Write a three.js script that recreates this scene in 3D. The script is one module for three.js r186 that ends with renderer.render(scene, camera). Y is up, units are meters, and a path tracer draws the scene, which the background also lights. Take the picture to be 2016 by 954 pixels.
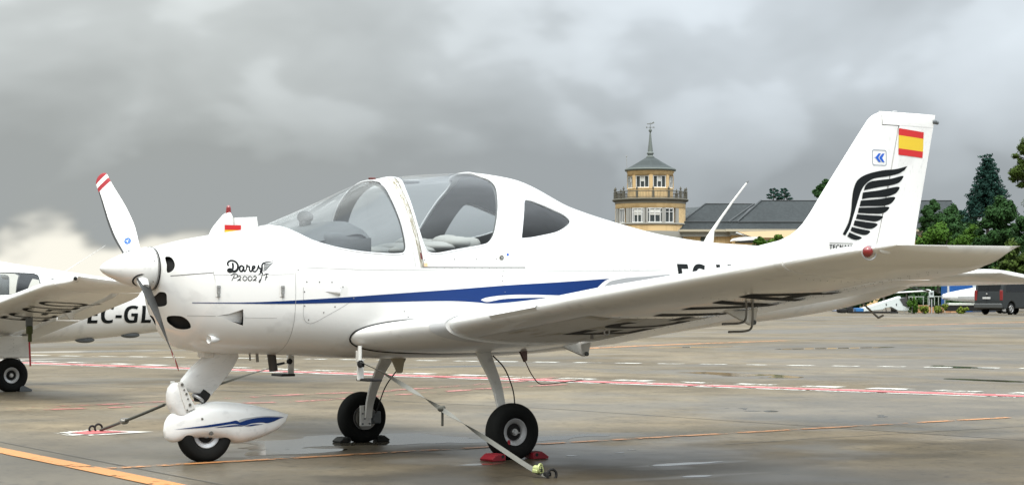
import * as THREE from 'three';
import { mergeGeometries, mergeVertices, toCreasedNormals } from 'three/addons/utils/BufferGeometryUtils.js';
import { RoundedBoxGeometry } from 'three/addons/geometries/RoundedBoxGeometry.js';
import { TessellateModifier } from 'three/addons/modifiers/TessellateModifier.js';
import { FontLoader } from 'three/addons/loaders/FontLoader.js';
import { ImprovedNoise } from 'three/addons/math/ImprovedNoise.js';
import { Brush, Evaluator, HOLLOW_SUBTRACTION, HOLLOW_INTERSECTION } from 'three-bvh-csg';

// ---------------------------------------------------------------- camera
// World: x runs aft along the aircraft, y up, z towards its port side (where the photographer crouches).
const scene = new THREE.Scene();
const YAW = 0.57664, PITCH = 0.027196;
const EYE = new THREE.Vector3(-4.435, 0.997, 11.299);
const FWD = new THREE.Vector3(Math.sin(YAW), 0, -Math.cos(YAW));          // level heading
const RIGHT = new THREE.Vector3(Math.cos(YAW), 0, Math.sin(YAW));
const camera = new THREE.PerspectiveCamera(13.745, 1024 / 484, 0.1, 6000);
camera.position.copy(EYE);
camera.lookAt(EYE.clone().addScaledVector(FWD, Math.cos(PITCH)).add(new THREE.Vector3(0, Math.sin(PITCH), 0)));

// ---------------------------------------------------------------- sky
const perlin = new ImprovedNoise();
const sm = (x, a, b) => { const t = Math.min(1, Math.max(0, (x - a) / (b - a))); return t * t * (3 - 2 * t); };
const mix = (a, b, t) => a + (b - a) * t;
function fbm3(x, y, z, oct) { let s = 0, a = 0.5; for (let i = 0; i < oct; i++) { s += a * perlin.noise(x, y, z); a *= 0.5; x = x * 2.03 + 7.1; y = y * 2.03 + 3.7; z = z * 2.03 + 1.3; } return s; }
{
  const W = 2048, H = 2048, data = new Float32Array(W * H * 4), phi0 = Math.atan2(FWD.z, FWD.x);
  for (let r = 0; r < H; r++) {
    const el = ((r + 0.5) / H - 0.5) * Math.PI, ed = el * 180 / Math.PI, cy = Math.sin(el), cr = Math.cos(el);
    for (let c = 0; c < W; c++) {
      const o = (r * W + c) * 4; data[o + 3] = 1;
      const phi = ((c + 0.5) / W - 0.5) * 2 * Math.PI;
      if (ed < -1.5) { data[o] = 0.18; data[o + 1] = 0.17; data[o + 2] = 0.15; continue; }
      let a = phi - phi0; while (a > Math.PI) a -= 2 * Math.PI; while (a < -Math.PI) a += 2 * Math.PI;
      const ad = a * 180 / Math.PI, x = Math.cos(phi) * cr, z = Math.sin(phi) * cr, y = cy * 1.35;
      const big = fbm3(x * 5.2 + 3.3, y * 5.2 + 1.2, z * 5.2 + 8.1, 3), wx = 0.22 * big;
      const fine = ed < 40 ? fbm3(x * 15 + wx * 6 + 11.2, y * 17 + 4.4 + wx * 5, z * 15 + 2.9, 6) : fbm3(x * 15 + 11.2, y * 17 + 4.4, z * 15 + 2.9, 2);
      const behind = 0.5 - 0.5 * Math.cos(a);
      let L = 0.208 + 0.192 * sm(ed, 2.0, 7.6) + 1.25 * sm(ed, 19, 52) * (1 + 0.75 * behind);
      const low = 1 - sm(ed, 9, 24);
      L += low * (0.04 * Math.exp(-(((ad - 8) / 5) ** 2)) * sm(ed, 3.2, 6.2) - 0.034 * Math.exp(-(((ad + 6) / 6) ** 2) - ((ed - 3.2) / 2.2) ** 2));
      L *= 1 + (0.22 * big + 0.34 * fine) * mix(0.6, 1, low);
      const bil = sm(fine + 0.5 * big, -0.02, 0.16); L *= 1 + 0.10 * (bil - 0.4) * low;
      const t = sm(L, 0.2, 0.5), cool = sm(ad, -10, 6);
      let R = L * mix(0.965, 0.93, cool), G = L * mix(1.025, 1.02, cool), B = L * mix(1.01, 1.075, cool) * mix(1, 1.015, t);
      const rag = 3.2 * fine + 1.5 * big;
      const glow = sm(-ad, 6.5, 11) * (1 - sm(-ad, 45, 95)) * (1 - sm(ed, 1.25 + rag, 2.0 + rag)) * sm(ed, -1.5, 0);
      R = mix(R, 0.64, glow * 0.96); G = mix(G, 0.62, glow * 0.96); B = mix(B, 0.545, glow * 0.96);
      data[o] = R; data[o + 1] = G; data[o + 2] = B;
    }
  }
  const sky = new THREE.DataTexture(data, W, H, THREE.RGBAFormat, THREE.FloatType);
  sky.mapping = THREE.EquirectangularReflectionMapping; sky.magFilter = THREE.LinearFilter; sky.minFilter = THREE.LinearFilter; sky.needsUpdate = true;
  scene.background = sky; scene.environment = sky;
}

// ---------------------------------------------------------------- veiled sun, exposure
const sun = new THREE.DirectionalLight(0xfff4e6, 1.5);
sun.position.set(-9, 34, 15); sun.castShadow = true; sun.shadow.radius = 50;
Object.assign(sun.shadow.camera, { left: -40, right: 40, top: 40, bottom: -40, near: 1, far: 200 });
sun.shadow.mapSize.set(2048, 2048);
scene.add(sun); scene.add(sun.target);
const renderer = new THREE.WebGLRenderer({ antialias: true });
renderer.shadowMap.enabled = true;
renderer.toneMapping = THREE.LinearToneMapping;
renderer.toneMappingExposure = 1.6;

// ---------------------------------------------------------------- helpers
let seed = 12345;
const rnd = () => { seed = (seed * 1664525 + 1013904223) >>> 0; return seed / 4294967296; };
const rr = (a, b) => a + (b - a) * rnd();
const V = (x, y, z) => new THREE.Vector3(x, y, z);
const P = (X, Y, Z) => new THREE.Vector3(X, Z, Y);                        // aircraft axes: aft, port, up
const names = new Map();
function numbered(n) { const k = names.get(n) ?? 0; names.set(n, k + 1); return k ? n + '_' + String(k).padStart(3, '0') : n; }
function tag(o, label, category, group) { o.userData = { label, category }; if (group) o.userData.group = group; return o; }
function thing(name, label, category, group) { const g = new THREE.Group(); g.name = numbered(name); scene.add(g); return tag(g, label, category, group); }
function shadows(o) { o.traverse((m) => { if (m.isMesh) { m.castShadow = true; m.receiveShadow = true; } }); return o; }
function part(name, geo, mat, parent, kind) {
  const m = new THREE.Mesh(geo, mat); m.name = name; m.castShadow = m.receiveShadow = true; parent.add(m);
  if (kind) m.userData.kind = kind;
  return m;
}
function seat(g, base) { for (const c of g.children) c.position.sub(base); g.position.copy(base); }   // moves a thing's origin to its base
function clean(g) {
  g = g.index ? g.toNonIndexed() : g.clone();
  for (const k of Object.keys(g.attributes)) if (!['position', 'normal', 'uv'].includes(k)) g.deleteAttribute(k);
  if (!g.attributes.normal) g.computeVertexNormals();
  if (!g.attributes.uv) g.setAttribute('uv', new THREE.BufferAttribute(new Float32Array(g.attributes.position.count * 2), 2));
  return g;
}
const merge = (list) => mergeGeometries(list.map(clean), false);
// grid of points f(i/rows, j/cols); closed wraps the columns; cap0 / cap1 close the ends with flat fans
function grid(rows, cols, f, { closed = false, cap0 = false, cap1 = false, flip = false, uv = null } = {}) {
  const pos = [], uvs = [], idx = [], n = closed ? cols : cols + 1;
  for (let i = 0; i <= rows; i++) for (let j = 0; j < n; j++) { const p = f(i / rows, j / cols, i, j); pos.push(p.x, p.y, p.z); if (uv) uvs.push(...uv(p)); else uvs.push(i / rows, j / cols); }
  for (let i = 0; i < rows; i++) for (let j = 0; j < cols; j++) {
    const a = i * n + j, b = i * n + (j + 1) % n, c = a + n, d = b + n;
    if (flip) idx.push(a, b, c, b, d, c); else idx.push(a, c, b, b, c, d);
  }
  const cap = (i, rev) => {
    const o = pos.length / 3, m = [0, 0, 0];
    for (let j = 0; j < n; j++) { for (let k = 0; k < 3; k++) { const v = pos[(i * n + j) * 3 + k]; pos.push(v); m[k] += v / n; } uvs.push(uvs[(i * n + j) * 2], uvs[(i * n + j) * 2 + 1]); }
    pos.push(...m); uvs.push(0, 0);
    for (let j = 0; j < n; j++) { const a = o + j, b = o + (j + 1) % n; if (rev !== flip) idx.push(o + n, a, b); else idx.push(o + n, b, a); }
  };
  if (cap0) cap(0, true); if (cap1) cap(rows, false);
  const g = new THREE.BufferGeometry();
  g.setAttribute('position', new THREE.Float32BufferAttribute(pos, 3)); g.setAttribute('uv', new THREE.Float32BufferAttribute(uvs, 2)); g.setIndex(idx); g.computeVertexNormals();
  return g;
}
function tube(pts, r, seg = 24, rad = 8, smooth = true) {
  if (smooth) return new THREE.TubeGeometry(new THREE.CatmullRomCurve3(pts, false, 'centripetal'), seg, r, rad, false);
  const path = new THREE.CurvePath(); for (let i = 0; i + 1 < pts.length; i++) path.add(new THREE.LineCurve3(pts[i], pts[i + 1]));
  return new THREE.TubeGeometry(path, seg, r, rad, false);
}
function rod(a, b, r, r2 = r, seg = 10) {
  const d = b.clone().sub(a), g = new THREE.CylinderGeometry(r2, r, d.length(), seg);
  g.applyQuaternion(new THREE.Quaternion().setFromUnitVectors(V(0, 1, 0), d.normalize())); g.translate((a.x + b.x) / 2, (a.y + b.y) / 2, (a.z + b.z) / 2); return g;
}
function box(w, h, d, x, y, z, r = 0.01) { const g = new RoundedBoxGeometry(w, h, d, 2, Math.min(r, w / 2.1, h / 2.1, d / 2.1)); g.translate(x, y, z); return g; }
function ball(r, x, y, z, sx = 1, sy = 1, sz = 1, seg = 16) { const g = new THREE.SphereGeometry(r, seg, Math.max(6, seg / 2)); g.scale(sx, sy, sz); g.translate(x, y, z); return g; }
function spline(pts, per = 6, closed = false) { return new THREE.CatmullRomCurve3(pts.map((p) => V(p[0], p[1], 0)), closed, 'centripetal').getPoints(per * pts.length).map((p) => [p.x, p.y]); }
function shapeOf(pts) { const s = new THREE.Shape(); pts.forEach((p, i) => (i ? s.lineTo(p[0], p[1]) : s.moveTo(p[0], p[1]))); return s; }
function prism(pts, depth, z0 = -depth / 2, bevel = 0) {
  const g = new THREE.ExtrudeGeometry(shapeOf(pts), { depth, bevelEnabled: bevel > 0, bevelSize: bevel, bevelThickness: bevel, bevelSegments: 2, bevelOffset: -bevel, steps: 1 }); g.translate(0, 0, z0); return g;
}

// ---------------------------------------------------------------- textures
function noiseTex(size, fn, srgb = false) {
  const d = new Uint8Array(size * size * 4);
  for (let y = 0; y < size; y++) for (let x = 0; x < size; x++) { const v = fn(x / size, y / size), o = (y * size + x) * 4; for (let k = 0; k < 3; k++) d[o + k] = Math.max(0, Math.min(255, 255 * (Array.isArray(v) ? v[k] : v))); d[o + 3] = 255; }
  const t = new THREE.DataTexture(d, size, size); t.wrapS = t.wrapT = THREE.RepeatWrapping; t.magFilter = THREE.LinearFilter; t.minFilter = THREE.LinearMipmapLinearFilter; t.generateMipmaps = true;
  if (srgb) t.colorSpace = THREE.SRGBColorSpace;
  t.needsUpdate = true; return t;
}
const hash = (x, y, s) => { let h = (x * 374761393 + y * 668265263 + s * 1274126177) | 0; h = Math.imul(h ^ (h >>> 13), 1274126177); return ((h ^ (h >>> 16)) >>> 0) / 4294967296; };
const lattices = new Map();
function lattice(p, s) { const k = p * 4096 + s; let l = lattices.get(k); if (!l) { l = new Float32Array(p * p); for (let y = 0; y < p; y++) for (let x = 0; x < p; x++) l[y * p + x] = hash(x, y, s); lattices.set(k, l); } return l; }
function vnoise(u, v, p, s) {                                            // periodic value noise, p cells over 0..1
  const l = lattice(p, s), x = (u - Math.floor(u)) * p, y = (v - Math.floor(v)) * p, ix = x | 0, iy = y | 0, fx = x - ix, fy = y - iy, x0 = ix % p, y0 = (iy % p) * p, x1 = (x0 + 1) % p, y1 = ((iy + 1) % p) * p;
  const sx = fx * fx * (3 - 2 * fx), sy = fy * fy * (3 - 2 * fy), a = l[y0 + x0], b = l[y1 + x0];
  const t = a + (l[y0 + x1] - a) * sx; return t + (b + (l[y1 + x1] - b) * sx - t) * sy;
}
function vfbm(u, v, p, oct, s) { let t = 0, a = 0.5, n = 0; for (let i = 0; i < oct; i++) { t += a * vnoise(u, v, p, s + i * 17); n += a; a *= 0.5; p *= 2; } return t / n; }

// ---------------------------------------------------------------- materials
const std = (rgb, rough = 0.6, extra = {}) => { const m = new THREE.MeshStandardMaterial({ roughness: rough, ...extra }); m.color.setRGB(...rgb); return m; };
const phys = (rgb, rough, extra = {}) => { const m = new THREE.MeshPhysicalMaterial({ roughness: rough, ...extra }); m.color.setRGB(...rgb); return m; };
const grime = noiseTex(512, (u, v) => { const a = vfbm(u, v, 4, 6, 5), b = vfbm(u, v, 24, 4, 9); const d = 1 - 0.05 * sm(a, 0.45, 0.75) - 0.05 * sm(b, 0.62, 0.85); return [d, d * 0.997, d * 0.99]; }, true);
const M = {
  paint: phys([0.80, 0.805, 0.80], 0.32, { clearcoat: 0.6, clearcoatRoughness: 0.08, map: grime }),
  fabric: phys([0.78, 0.785, 0.78], 0.4, { clearcoat: 0.3, clearcoatRoughness: 0.2, map: grime }),
  oldPaint: phys([0.74, 0.74, 0.72], 0.42, { clearcoat: 0.3, clearcoatRoughness: 0.2, map: grime }),
  blue: phys([0.003, 0.026, 0.130], 0.4, { specularIntensity: 0.6 }),
  grey: std([0.36, 0.37, 0.38], 0.45),
  tape: std([0.55, 0.56, 0.57], 0.5),
  ink: phys([0.006, 0.008, 0.009], 0.6, { specularIntensity: 0.35 }),
  dimInk: std([0.10, 0.11, 0.115], 0.5),
  seam: std([0.16, 0.16, 0.155], 0.8),
  faint: std([0.42, 0.42, 0.41], 0.8),
  rubber: std([0.018, 0.018, 0.018], 0.75),
  tyre: phys([0.009, 0.0095, 0.009], 0.85, { specularIntensity: 0.3 }),
  black: std([0.01, 0.01, 0.01], 0.9),
  metal: std([0.55, 0.55, 0.54], 0.35, { metalness: 0.9 }),
  alu: std([0.5, 0.5, 0.5], 0.45, { metalness: 0.55 }),
  steel: std([0.22, 0.21, 0.19], 0.45, { metalness: 0.8 }),
  red: std([0.33, 0.010, 0.018], 0.45),
  lens: phys([0.20, 0.006, 0.006], 0.12, { clearcoat: 1, clearcoatRoughness: 0.05 }),
  yellow: std([0.72, 0.5, 0.03], 0.45),
  flagRed: std([0.55, 0.02, 0.022], 0.45),
  logoBlue: std([0.01, 0.10, 0.52], 0.4),
  glass: phys([0.93, 0.955, 0.96], 0.0, { transmission: 1, thickness: 0, ior: 1.5, side: THREE.DoubleSide }),
  lining: std([0.12, 0.125, 0.12], 0.85),
  panelGrey: std([0.06, 0.065, 0.068], 0.8),
  seatCloth: std([0.30, 0.30, 0.285], 0.95),
};

// ---------------------------------------------------------------- ground fields
// explicit puddles of the apron: centre x, centre z, radius x, radius z, depth
const POOLS = [[2.35, -1.0, 1.3, 0.75, 1], [3.3, -0.55, 1.0, 0.38, 0.85], [7.0, -1.5, 0.9, 1.9, 0.40], [1.5, -0.35, 0.55, 0.28, 0.8], [1.98, 1.12, 0.24, 0.07, 0.8], [3.05, 1.75, 0.5, 0.10, 0.8], [2.55, 2.45, 0.7, 0.12, 0.6],
  [1.25, -0.02, 0.3, 0.08, 0.7], [9.2, 0.9, 1.0, 0.6, 0.4], [22.3, -18.2, 2.6, 0.35, 1], [20.4, -20.4, 1.6, 0.3, 1], [10.9, -13.4, 0.9, 0.35, 1], [12.2, -8.7, 0.6, 2.4, 0.6], [13.5, -6.2, 0.4, 2.0, 0.5], [-0.3, -4.6, 0.7, 0.4, 0.95], [26, -14, 4, 0.6, 0.4], [6, -20, 2.0, 0.5, 0.9], [9, -24, 2.2, 0.6, 0.9], [16.5, -9, 0.5, 2.0, 0.5], [3.0, 1.0, 1.3, 0.8, 0.45]];
const DAMP_AND_SHADE = [[2.7, 1.7, 2.3, 0.85, 1], [4.2, 2.6, 6.5, 1.5, 0.75], [5.6, 2.0, 2.2, 0.8, 0.8], [0.9, 1.7, 1.3, 0.45, 0.5], [4.4, 0.9, 1.2, 0.5, 0.7]];                 // dark damp patches; the one below the wing also carries painted wing shade
const DRY = [[5.2, -5.6, 4.6, 3.4, 1], [9.6, -3.4, 2.6, 3.6, 0.8], [3.4, -10.5, 3.5, 3, 0.7]];                 // pale dry concrete
const TILE = 64;
function wet(x, z) {
  const u = x / TILE + 0.31, v = z / TILE + 0.17;
  let w = 1.1 * (vfbm(u, v, 17, 5, 31) - 0.52) + 0.45 * (vfbm(u, v, 70, 3, 71) - 0.5);
  w = Math.min(w, 0.2);
  const e = 0.55 * (vfbm(u, v, 150, 4, 91) - 0.5);
  for (const [cx, cz, rx, rz, k] of POOLS) { const dx = Math.abs(x - cx) / rx, dz = Math.abs(z - cz) / rz; if (dx < 1.7 && dz < 1.7) { const d = Math.hypot(dx, dz); w = Math.max(w, k * (0.72 - d * 0.62) + e * (0.6 + 0.5 * d)); } }
  return w;                                                              // 0 damp .. 0.35 wet film .. above LEVEL standing water
}
// ---------------------------------------------------------------- ground: one sheet to the horizon
 
{
  const angs = [], rads = [];
  for (let i = 0; i <= 360; i++) angs.push(-22 + (44 * i) / 360);
  for (let i = 1; i < 60; i++) angs.push(22 + (316 * i) / 60);
  for (let i = 0; i < 10; i++) rads.push(0.4 + i * 0.85);
  for (let r = 9; r < 150; r *= 1.0062) rads.push(r);
  for (let r = 152; r < 4200; r *= 1.16) rads.push(r);
  const nA = angs.length, nR = rads.length, pos = [], uv = [], col = [], idx = [], W = new Float32Array(nA * nR), pts = [];
  for (let i = 0; i < nR; i++) for (let j = 0; j < nA; j++) {
    const t = angs[j] * Math.PI / 180, c = Math.cos(t) * rads[i], s = Math.sin(t) * rads[i];
    const x = EYE.x + FWD.x * c + RIGHT.x * s, z = EYE.z + FWD.z * c + RIGHT.z * s, k = i * nA + j;
    pos.push(x, 0, z); uv.push(x, z); pts.push([x, z]);
    const w = wet(x, z); W[k] = w;
    const u = x / 48 + 0.4, v = z / 48 + 0.7;
    let stainShade = 0.5 * sm(vfbm(u, v, 22, 5, 201), 0.48, 0.66); const ragged = 0.9 * (vfbm(u, v, 90, 4, 431) - 0.5); for (const [cx, cz, rx, rz, q] of DAMP_AND_SHADE) { const d2 = Math.hypot((x - cx) / rx, (z - cz) / rz); if (d2 < 1.6) stainShade = Math.max(stainShade, q * 1.25 * sm(1.15 - d2 + ragged, 0, 0.45)); }  // random staining, deepened by damp patches and the wing shade painted under it
    let dry = 0; for (const [cx, cz, rx, rz, q] of DRY) { const d2 = Math.hypot((x - cx) / rx, (z - cz) / rz); if (d2 < 1.6) dry = Math.max(dry, q * sm(1.2 - d2 + 1.4 * ragged, 0, 1.0)); }
    const pale = sm(vfbm(u, v, 15, 5, 301), 0.48, 0.64), mot = vfbm(u, v, 130, 4, 401) - 0.5;
    const damp = sm(w, -0.18, 0.22);
    const a = mix(1.04, 0.74, damp) * mix(1, 0.50, stainShade) * mix(1, 1.26, dry) * mix(0.95, 1.17, pale) * (1 + 0.6 * mot);
    col.push(a, a * mix(1, 0.965, stainShade) * mix(1, 0.985, pale), a * mix(1, 0.88, stainShade) * mix(1, 0.97, pale));
  }
  for (let i = 0; i + 1 < nR; i++) for (let j = 0; j < nA; j++) { const a = i * nA + j, b = i * nA + (j + 1) % nA; idx.push(a, b, a + nA, b, b + nA, a + nA); }
  const o = pos.length / 3; pos.push(EYE.x, 0, EYE.z); uv.push(EYE.x, EYE.z); col.push(1, 1, 1);
  for (let j = 0; j < nA; j++) idx.push(o, (j + 1) % nA, j);
  const g = new THREE.BufferGeometry();
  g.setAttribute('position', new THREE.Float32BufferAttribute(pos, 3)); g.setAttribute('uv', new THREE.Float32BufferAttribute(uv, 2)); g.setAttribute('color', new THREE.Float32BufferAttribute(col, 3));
  const flat = new Float32Array(pos.length); for (let i = 1; i < flat.length; i += 3) flat[i] = 1;
  g.setAttribute('normal', new THREE.BufferAttribute(flat, 3));
  g.setIndex(idx);
  const grain = noiseTex(1024, (u, v) => { const a = vfbm(u, v, 12, 6, 3), b = hash(Math.floor(u * 1024), Math.floor(v * 1024), 8), s = vnoise(u, v, 260, 44); const s2 = vnoise(u, v, 95, 45), s3 = vnoise(u, v, 50, 47), d = 0.80 + 0.26 * (a - 0.5) + 0.10 * (b - 0.5) - (s > 0.86 ? 0.16 : 0) + (s < 0.1 ? 0.09 : 0) - 0.30 * sm(s2, 0.80, 0.92) + 0.20 * sm(s2, 0.2, 0.08) - 0.22 * sm(s3, 0.86, 0.95); return [d, d, d]; });
  grain.repeat.set(1 / 3.7, 1 / 3.7);
  const bump = noiseTex(1024, (u, v) => 0.5 + 0.5 * (vfbm(u, v, 90, 4, 23) - 0.5) + 0.25 * (vnoise(u, v, 400, 61) - 0.5)); bump.repeat.set(1 / 2.9, 1 / 2.9);
  // one texture for both: green = roughness, alpha = strength of the gloss (dry concrete dull, wet film glossy)
  const N = 2048, rd = new Uint8Array(N * N * 4);
  for (let y = 0; y < N; y++) for (let x = 0; x < N; x++) { const px = (x + 0.5) / N * TILE, pz = (y + 0.5) / N * TILE, w = wet(px > 54 ? px - TILE : px, pz > 10 ? pz - TILE : pz), o = (y * N + x) * 4; rd[o] = rd[o + 1] = rd[o + 2] = 255 * (w < 0.2 ? mix(0.66, 0.38, sm(w, -0.25, 0.22)) : 0.36); rd[o + 3] = 255 * mix(0.34, 0.9, sm(w, -0.2, 0.25)); }
  const rough = new THREE.DataTexture(rd, N, N); rough.wrapS = rough.wrapT = THREE.RepeatWrapping; rough.magFilter = THREE.LinearFilter; rough.minFilter = THREE.LinearMipmapLinearFilter; rough.generateMipmaps = true; rough.needsUpdate = true; rough.repeat.set(1 / TILE, 1 / TILE);
  const mat = new THREE.MeshPhysicalMaterial({ vertexColors: true, map: grain, bumpMap: bump, bumpScale: 0.0008, roughnessMap: rough, roughness: 1, specularIntensityMap: rough, specularIntensity: 1 });
  mat.color.setRGB(0.158, 0.129, 0.085);
  // standing water: the part of the field above LEVEL, cut by marching squares
  const wp = [], wi = [], LEVEL = 0.27;
  const iso = (p, q, a, b) => { const t = (LEVEL - a) / (b - a); return [p[0] + (q[0] - p[0]) * t, p[1] + (q[1] - p[1]) * t]; };
  for (let i = 10; i + 1 < nR && rads[i] < 60; i++) for (let j = 0; j < 360; j++) {
    const k = [i * nA + j, i * nA + j + 1, (i + 1) * nA + j + 1, (i + 1) * nA + j], poly = [];
    if (k.every((q) => W[q] < LEVEL)) continue;
    for (let c = 0; c < 4; c++) { const a = k[c], b = k[(c + 1) % 4]; if (W[a] >= LEVEL) poly.push(pts[a]); if ((W[a] >= LEVEL) !== (W[b] >= LEVEL)) poly.push(iso(pts[a], pts[b], W[a], W[b])); }
    const s = wp.length / 3; for (const q of poly) wp.push(q[0], 0.0012, q[1]);
    for (let c = 1; c + 1 < poly.length; c++) wi.push(s, s + c, s + c + 1);
  }
  const pg = new THREE.BufferGeometry(); pg.setAttribute('position', new THREE.Float32BufferAttribute(wp, 3));
  const up = new Float32Array(wp.length); for (let i = 1; i < up.length; i += 3) up[i] = 1; pg.setAttribute('normal', new THREE.BufferAttribute(up, 3)); pg.setIndex(wi);
  const pud = part('rain_puddles', pg, phys([0.075, 0.064, 0.046], 0.05, { ior: 1.4 }), scene, 'structure'); pud.castShadow = false; pud.userData.label = 'shallow rain puddles standing on the apron';
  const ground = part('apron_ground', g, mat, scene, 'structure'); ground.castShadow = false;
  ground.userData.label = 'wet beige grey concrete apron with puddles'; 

}

// ---------------------------------------------------------------- paint and joints on the apron
const chips = (thr, soft, s) => { const t = noiseTex(512, (u, v) => sm(0.62 * vfbm(u, v, 10, 5, s) + 0.38 * vfbm(u, v, 60, 3, s + 5), thr, thr + soft)); return t; };
function worn(rgb, thr, s, rough = 0.5) { const t = chips(thr, 0.10, s); t.repeat.set(1 / 1.9, 1 / 1.9); const m = std(rgb, rough, { alphaMap: t, transparent: true }); return m; }
function ribbon(pts, w, y) {                                             // flat strip along pts [[x, z], ...]
  const p = [], uv = [], idx = [], q = [];
  for (let i = 0; i + 1 < pts.length; i++) { const n = Math.max(1, Math.ceil(Math.hypot(pts[i + 1][0] - pts[i][0], pts[i + 1][1] - pts[i][1]) / 0.5)); for (let k = 0; k < n; k++) q.push([mix(pts[i][0], pts[i + 1][0], k / n), mix(pts[i][1], pts[i + 1][1], k / n)]); }
  q.push(pts[pts.length - 1]);
  q.forEach((c, i) => {
    const a = q[Math.max(0, i - 1)], b = q[Math.min(q.length - 1, i + 1)], l = Math.hypot(b[0] - a[0], b[1] - a[1]), nx = -(b[1] - a[1]) / l * w / 2, nz = (b[0] - a[0]) / l * w / 2;
    const j = 1 + 0.05 * (rnd() - 0.5);
    p.push(c[0] + nx * j, y, c[1] + nz * j, c[0] - nx * j, y, c[1] - nz * j); uv.push(c[0] + nx, c[1] + nz, c[0] - nx, c[1] - nz);
    if (i) { const k = i * 2; idx.push(k - 2, k, k - 1, k - 1, k, k + 1); }
  });
  const g = new THREE.BufferGeometry(); g.setAttribute('position', new THREE.Float32BufferAttribute(p, 3)); g.setAttribute('uv', new THREE.Float32BufferAttribute(uv, 2)); g.setIndex(idx); g.computeVertexNormals();
  if (g.attributes.normal.getY(0) < 0) { for (let i = 0; i < idx.length; i += 3) { const t = idx[i + 1]; idx[i + 1] = idx[i + 2]; idx[i + 2] = t; } g.setIndex(idx); g.computeVertexNormals(); }
  return g;
}
function mark(name, geo, mat, label) { const m = part(name, geo, mat, scene, 'structure'); m.castShadow = false; m.name = numbered(name); m.userData.label = label; return m; }
const orange = worn([0.46, 0.19, 0.05], 0.30, 11), paleOrange = worn([0.45, 0.20, 0.07], 0.41, 13), white = worn([0.56, 0.55, 0.50], 0.40, 15), redPaint = worn([0.42, 0.09, 0.09], 0.32, 17), pink = worn([0.36, 0.13, 0.11], 0.47, 19);
mark('orange_line', ribbon([[-0.02, -7], [-0.08, -2.2], [-0.1, -0.3], [-0.14, 1.6], [-0.2, 5]], 0.155, 0.004), orange, 'broad orange taxi line at the near left corner of the apron');
mark('orange_line', ribbon([[-0.03, 0.2], [3.7, -0.09], [8.1, -0.43]], 0.085, 0.0045), paleOrange, 'thin orange line running under the nose wheel');
mark('orange_line', ribbon([[17, -20.2], [20.9, -22.1], [26, -24]], 0.34, 0.004), paleOrange, 'faded orange line far behind the wing');
mark('orange_line', ribbon([[44, -40], [56, -44.4], [70, -49]], 0.5, 0.004), paleOrange, 'farthest faded orange line before the van');
const L0 = [6.45, -16.7], LD = [0.3048, 0.9524], along = (s, off) => [L0[0] + LD[0] * s + LD[1] * off, L0[1] + LD[1] * s - LD[0] * off];
mark('white_line', ribbon([along(-14, 0), along(0, 0), along(30, 0)], 0.56, 0.004), white, 'worn white line under the red taxi line');
mark('red_line', ribbon([along(-14, 0), along(0, 0), along(30, 0)], 0.33, 0.008), redPaint, 'worn red centre of the red and white taxi line');
{
  const d1 = [], d2 = [];
  for (let s = -16; s < 24; s += 0.86) { const k = 0.1 * rnd(); d1.push(ribbon([along(s + k, 0.66), along(s + 0.5 + k, 0.66)], 0.26, 0.004)); }
  for (let i = -30; i < 22; i++) { const x = 13.1 + i * 0.38, z = -13.9 + i * 0.545; d2.push(ribbon([[x, z], [x + 0.22, z + 0.32]], 0.24, 0.004)); }
  mark('white_dashes', merge(d1), white, 'row of white dashes beside the red and white taxi line');
  mark('white_dashes', merge(d2), white, 'farther row of white dashes across the apron');
}
mark('faded_red_line', ribbon([[1.6, -6.25], [3.3, -6.6], [4.9, -7.15], [6, -7.3], [8.4, -8.5], [9.9, -9.5]], 0.16, 0.004), pink, 'faded red line crossing behind the wheels');
mark('faded_red_line', ribbon([[1.6, -5.9], [4.2, -5.95], [4.7, -6.02], [7.2, -7.2], [8.6, -7.65]], 0.16, 0.004), pink, 'nearer faded red line crossing behind the wheels');
{
  const quad = (pts, y) => { const g = new THREE.ShapeGeometry(shapeOf(pts.map((p) => [p[0], -p[1]]))); g.rotateX(-Math.PI / 2); g.translate(0, y, 0); return g; };
  mark('tie_down_mark', quad([[0.72, -2.86], [1.12, -3.14], [1.46, -2.63], [0.82, -2.46]], 0.004), white, 'white edge of the painted tie-down mark');
  mark('tie_down_mark', quad([[0.89, -2.82], [1.13, -2.98], [1.30, -2.68], [0.92, -2.60]], 0.008), redPaint, 'red field of the painted tie-down mark');
}
const bitumen = std([0.075, 0.07, 0.06], 0.7);
mark('slab_joint', ribbon([[3.6, -11], [4.72, -8.5], [4.78, -7.0], [5.69, -3.51], [5.97, -0.69], [6.3, 2.2], [6.6, 4.5]], 0.022, 0.0025), bitumen, 'dark sealed slab joint crossing behind the main wheels');
mark('slab_joint', ribbon([[4.2, 0.66], [5.12, 0.55], [6.34, 0.48], [9, 0.32]], 0.016, 0.0025), bitumen, 'dark sealed slab joint at the right of the apron');
mark('slab_joint', ribbon([[0.16, -5], [0.17, -2.2], [0.14, -0.4], [0.1, 2.4]], 0.014, 0.0025), bitumen, 'dark sealed slab joint beside the broad orange line');
mark('slab_joint', ribbon([[2.2, -6.9], [4.7, -7.9]], 0.016, 0.0025), bitumen, 'short dark slab joint behind the nose gear');
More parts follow.
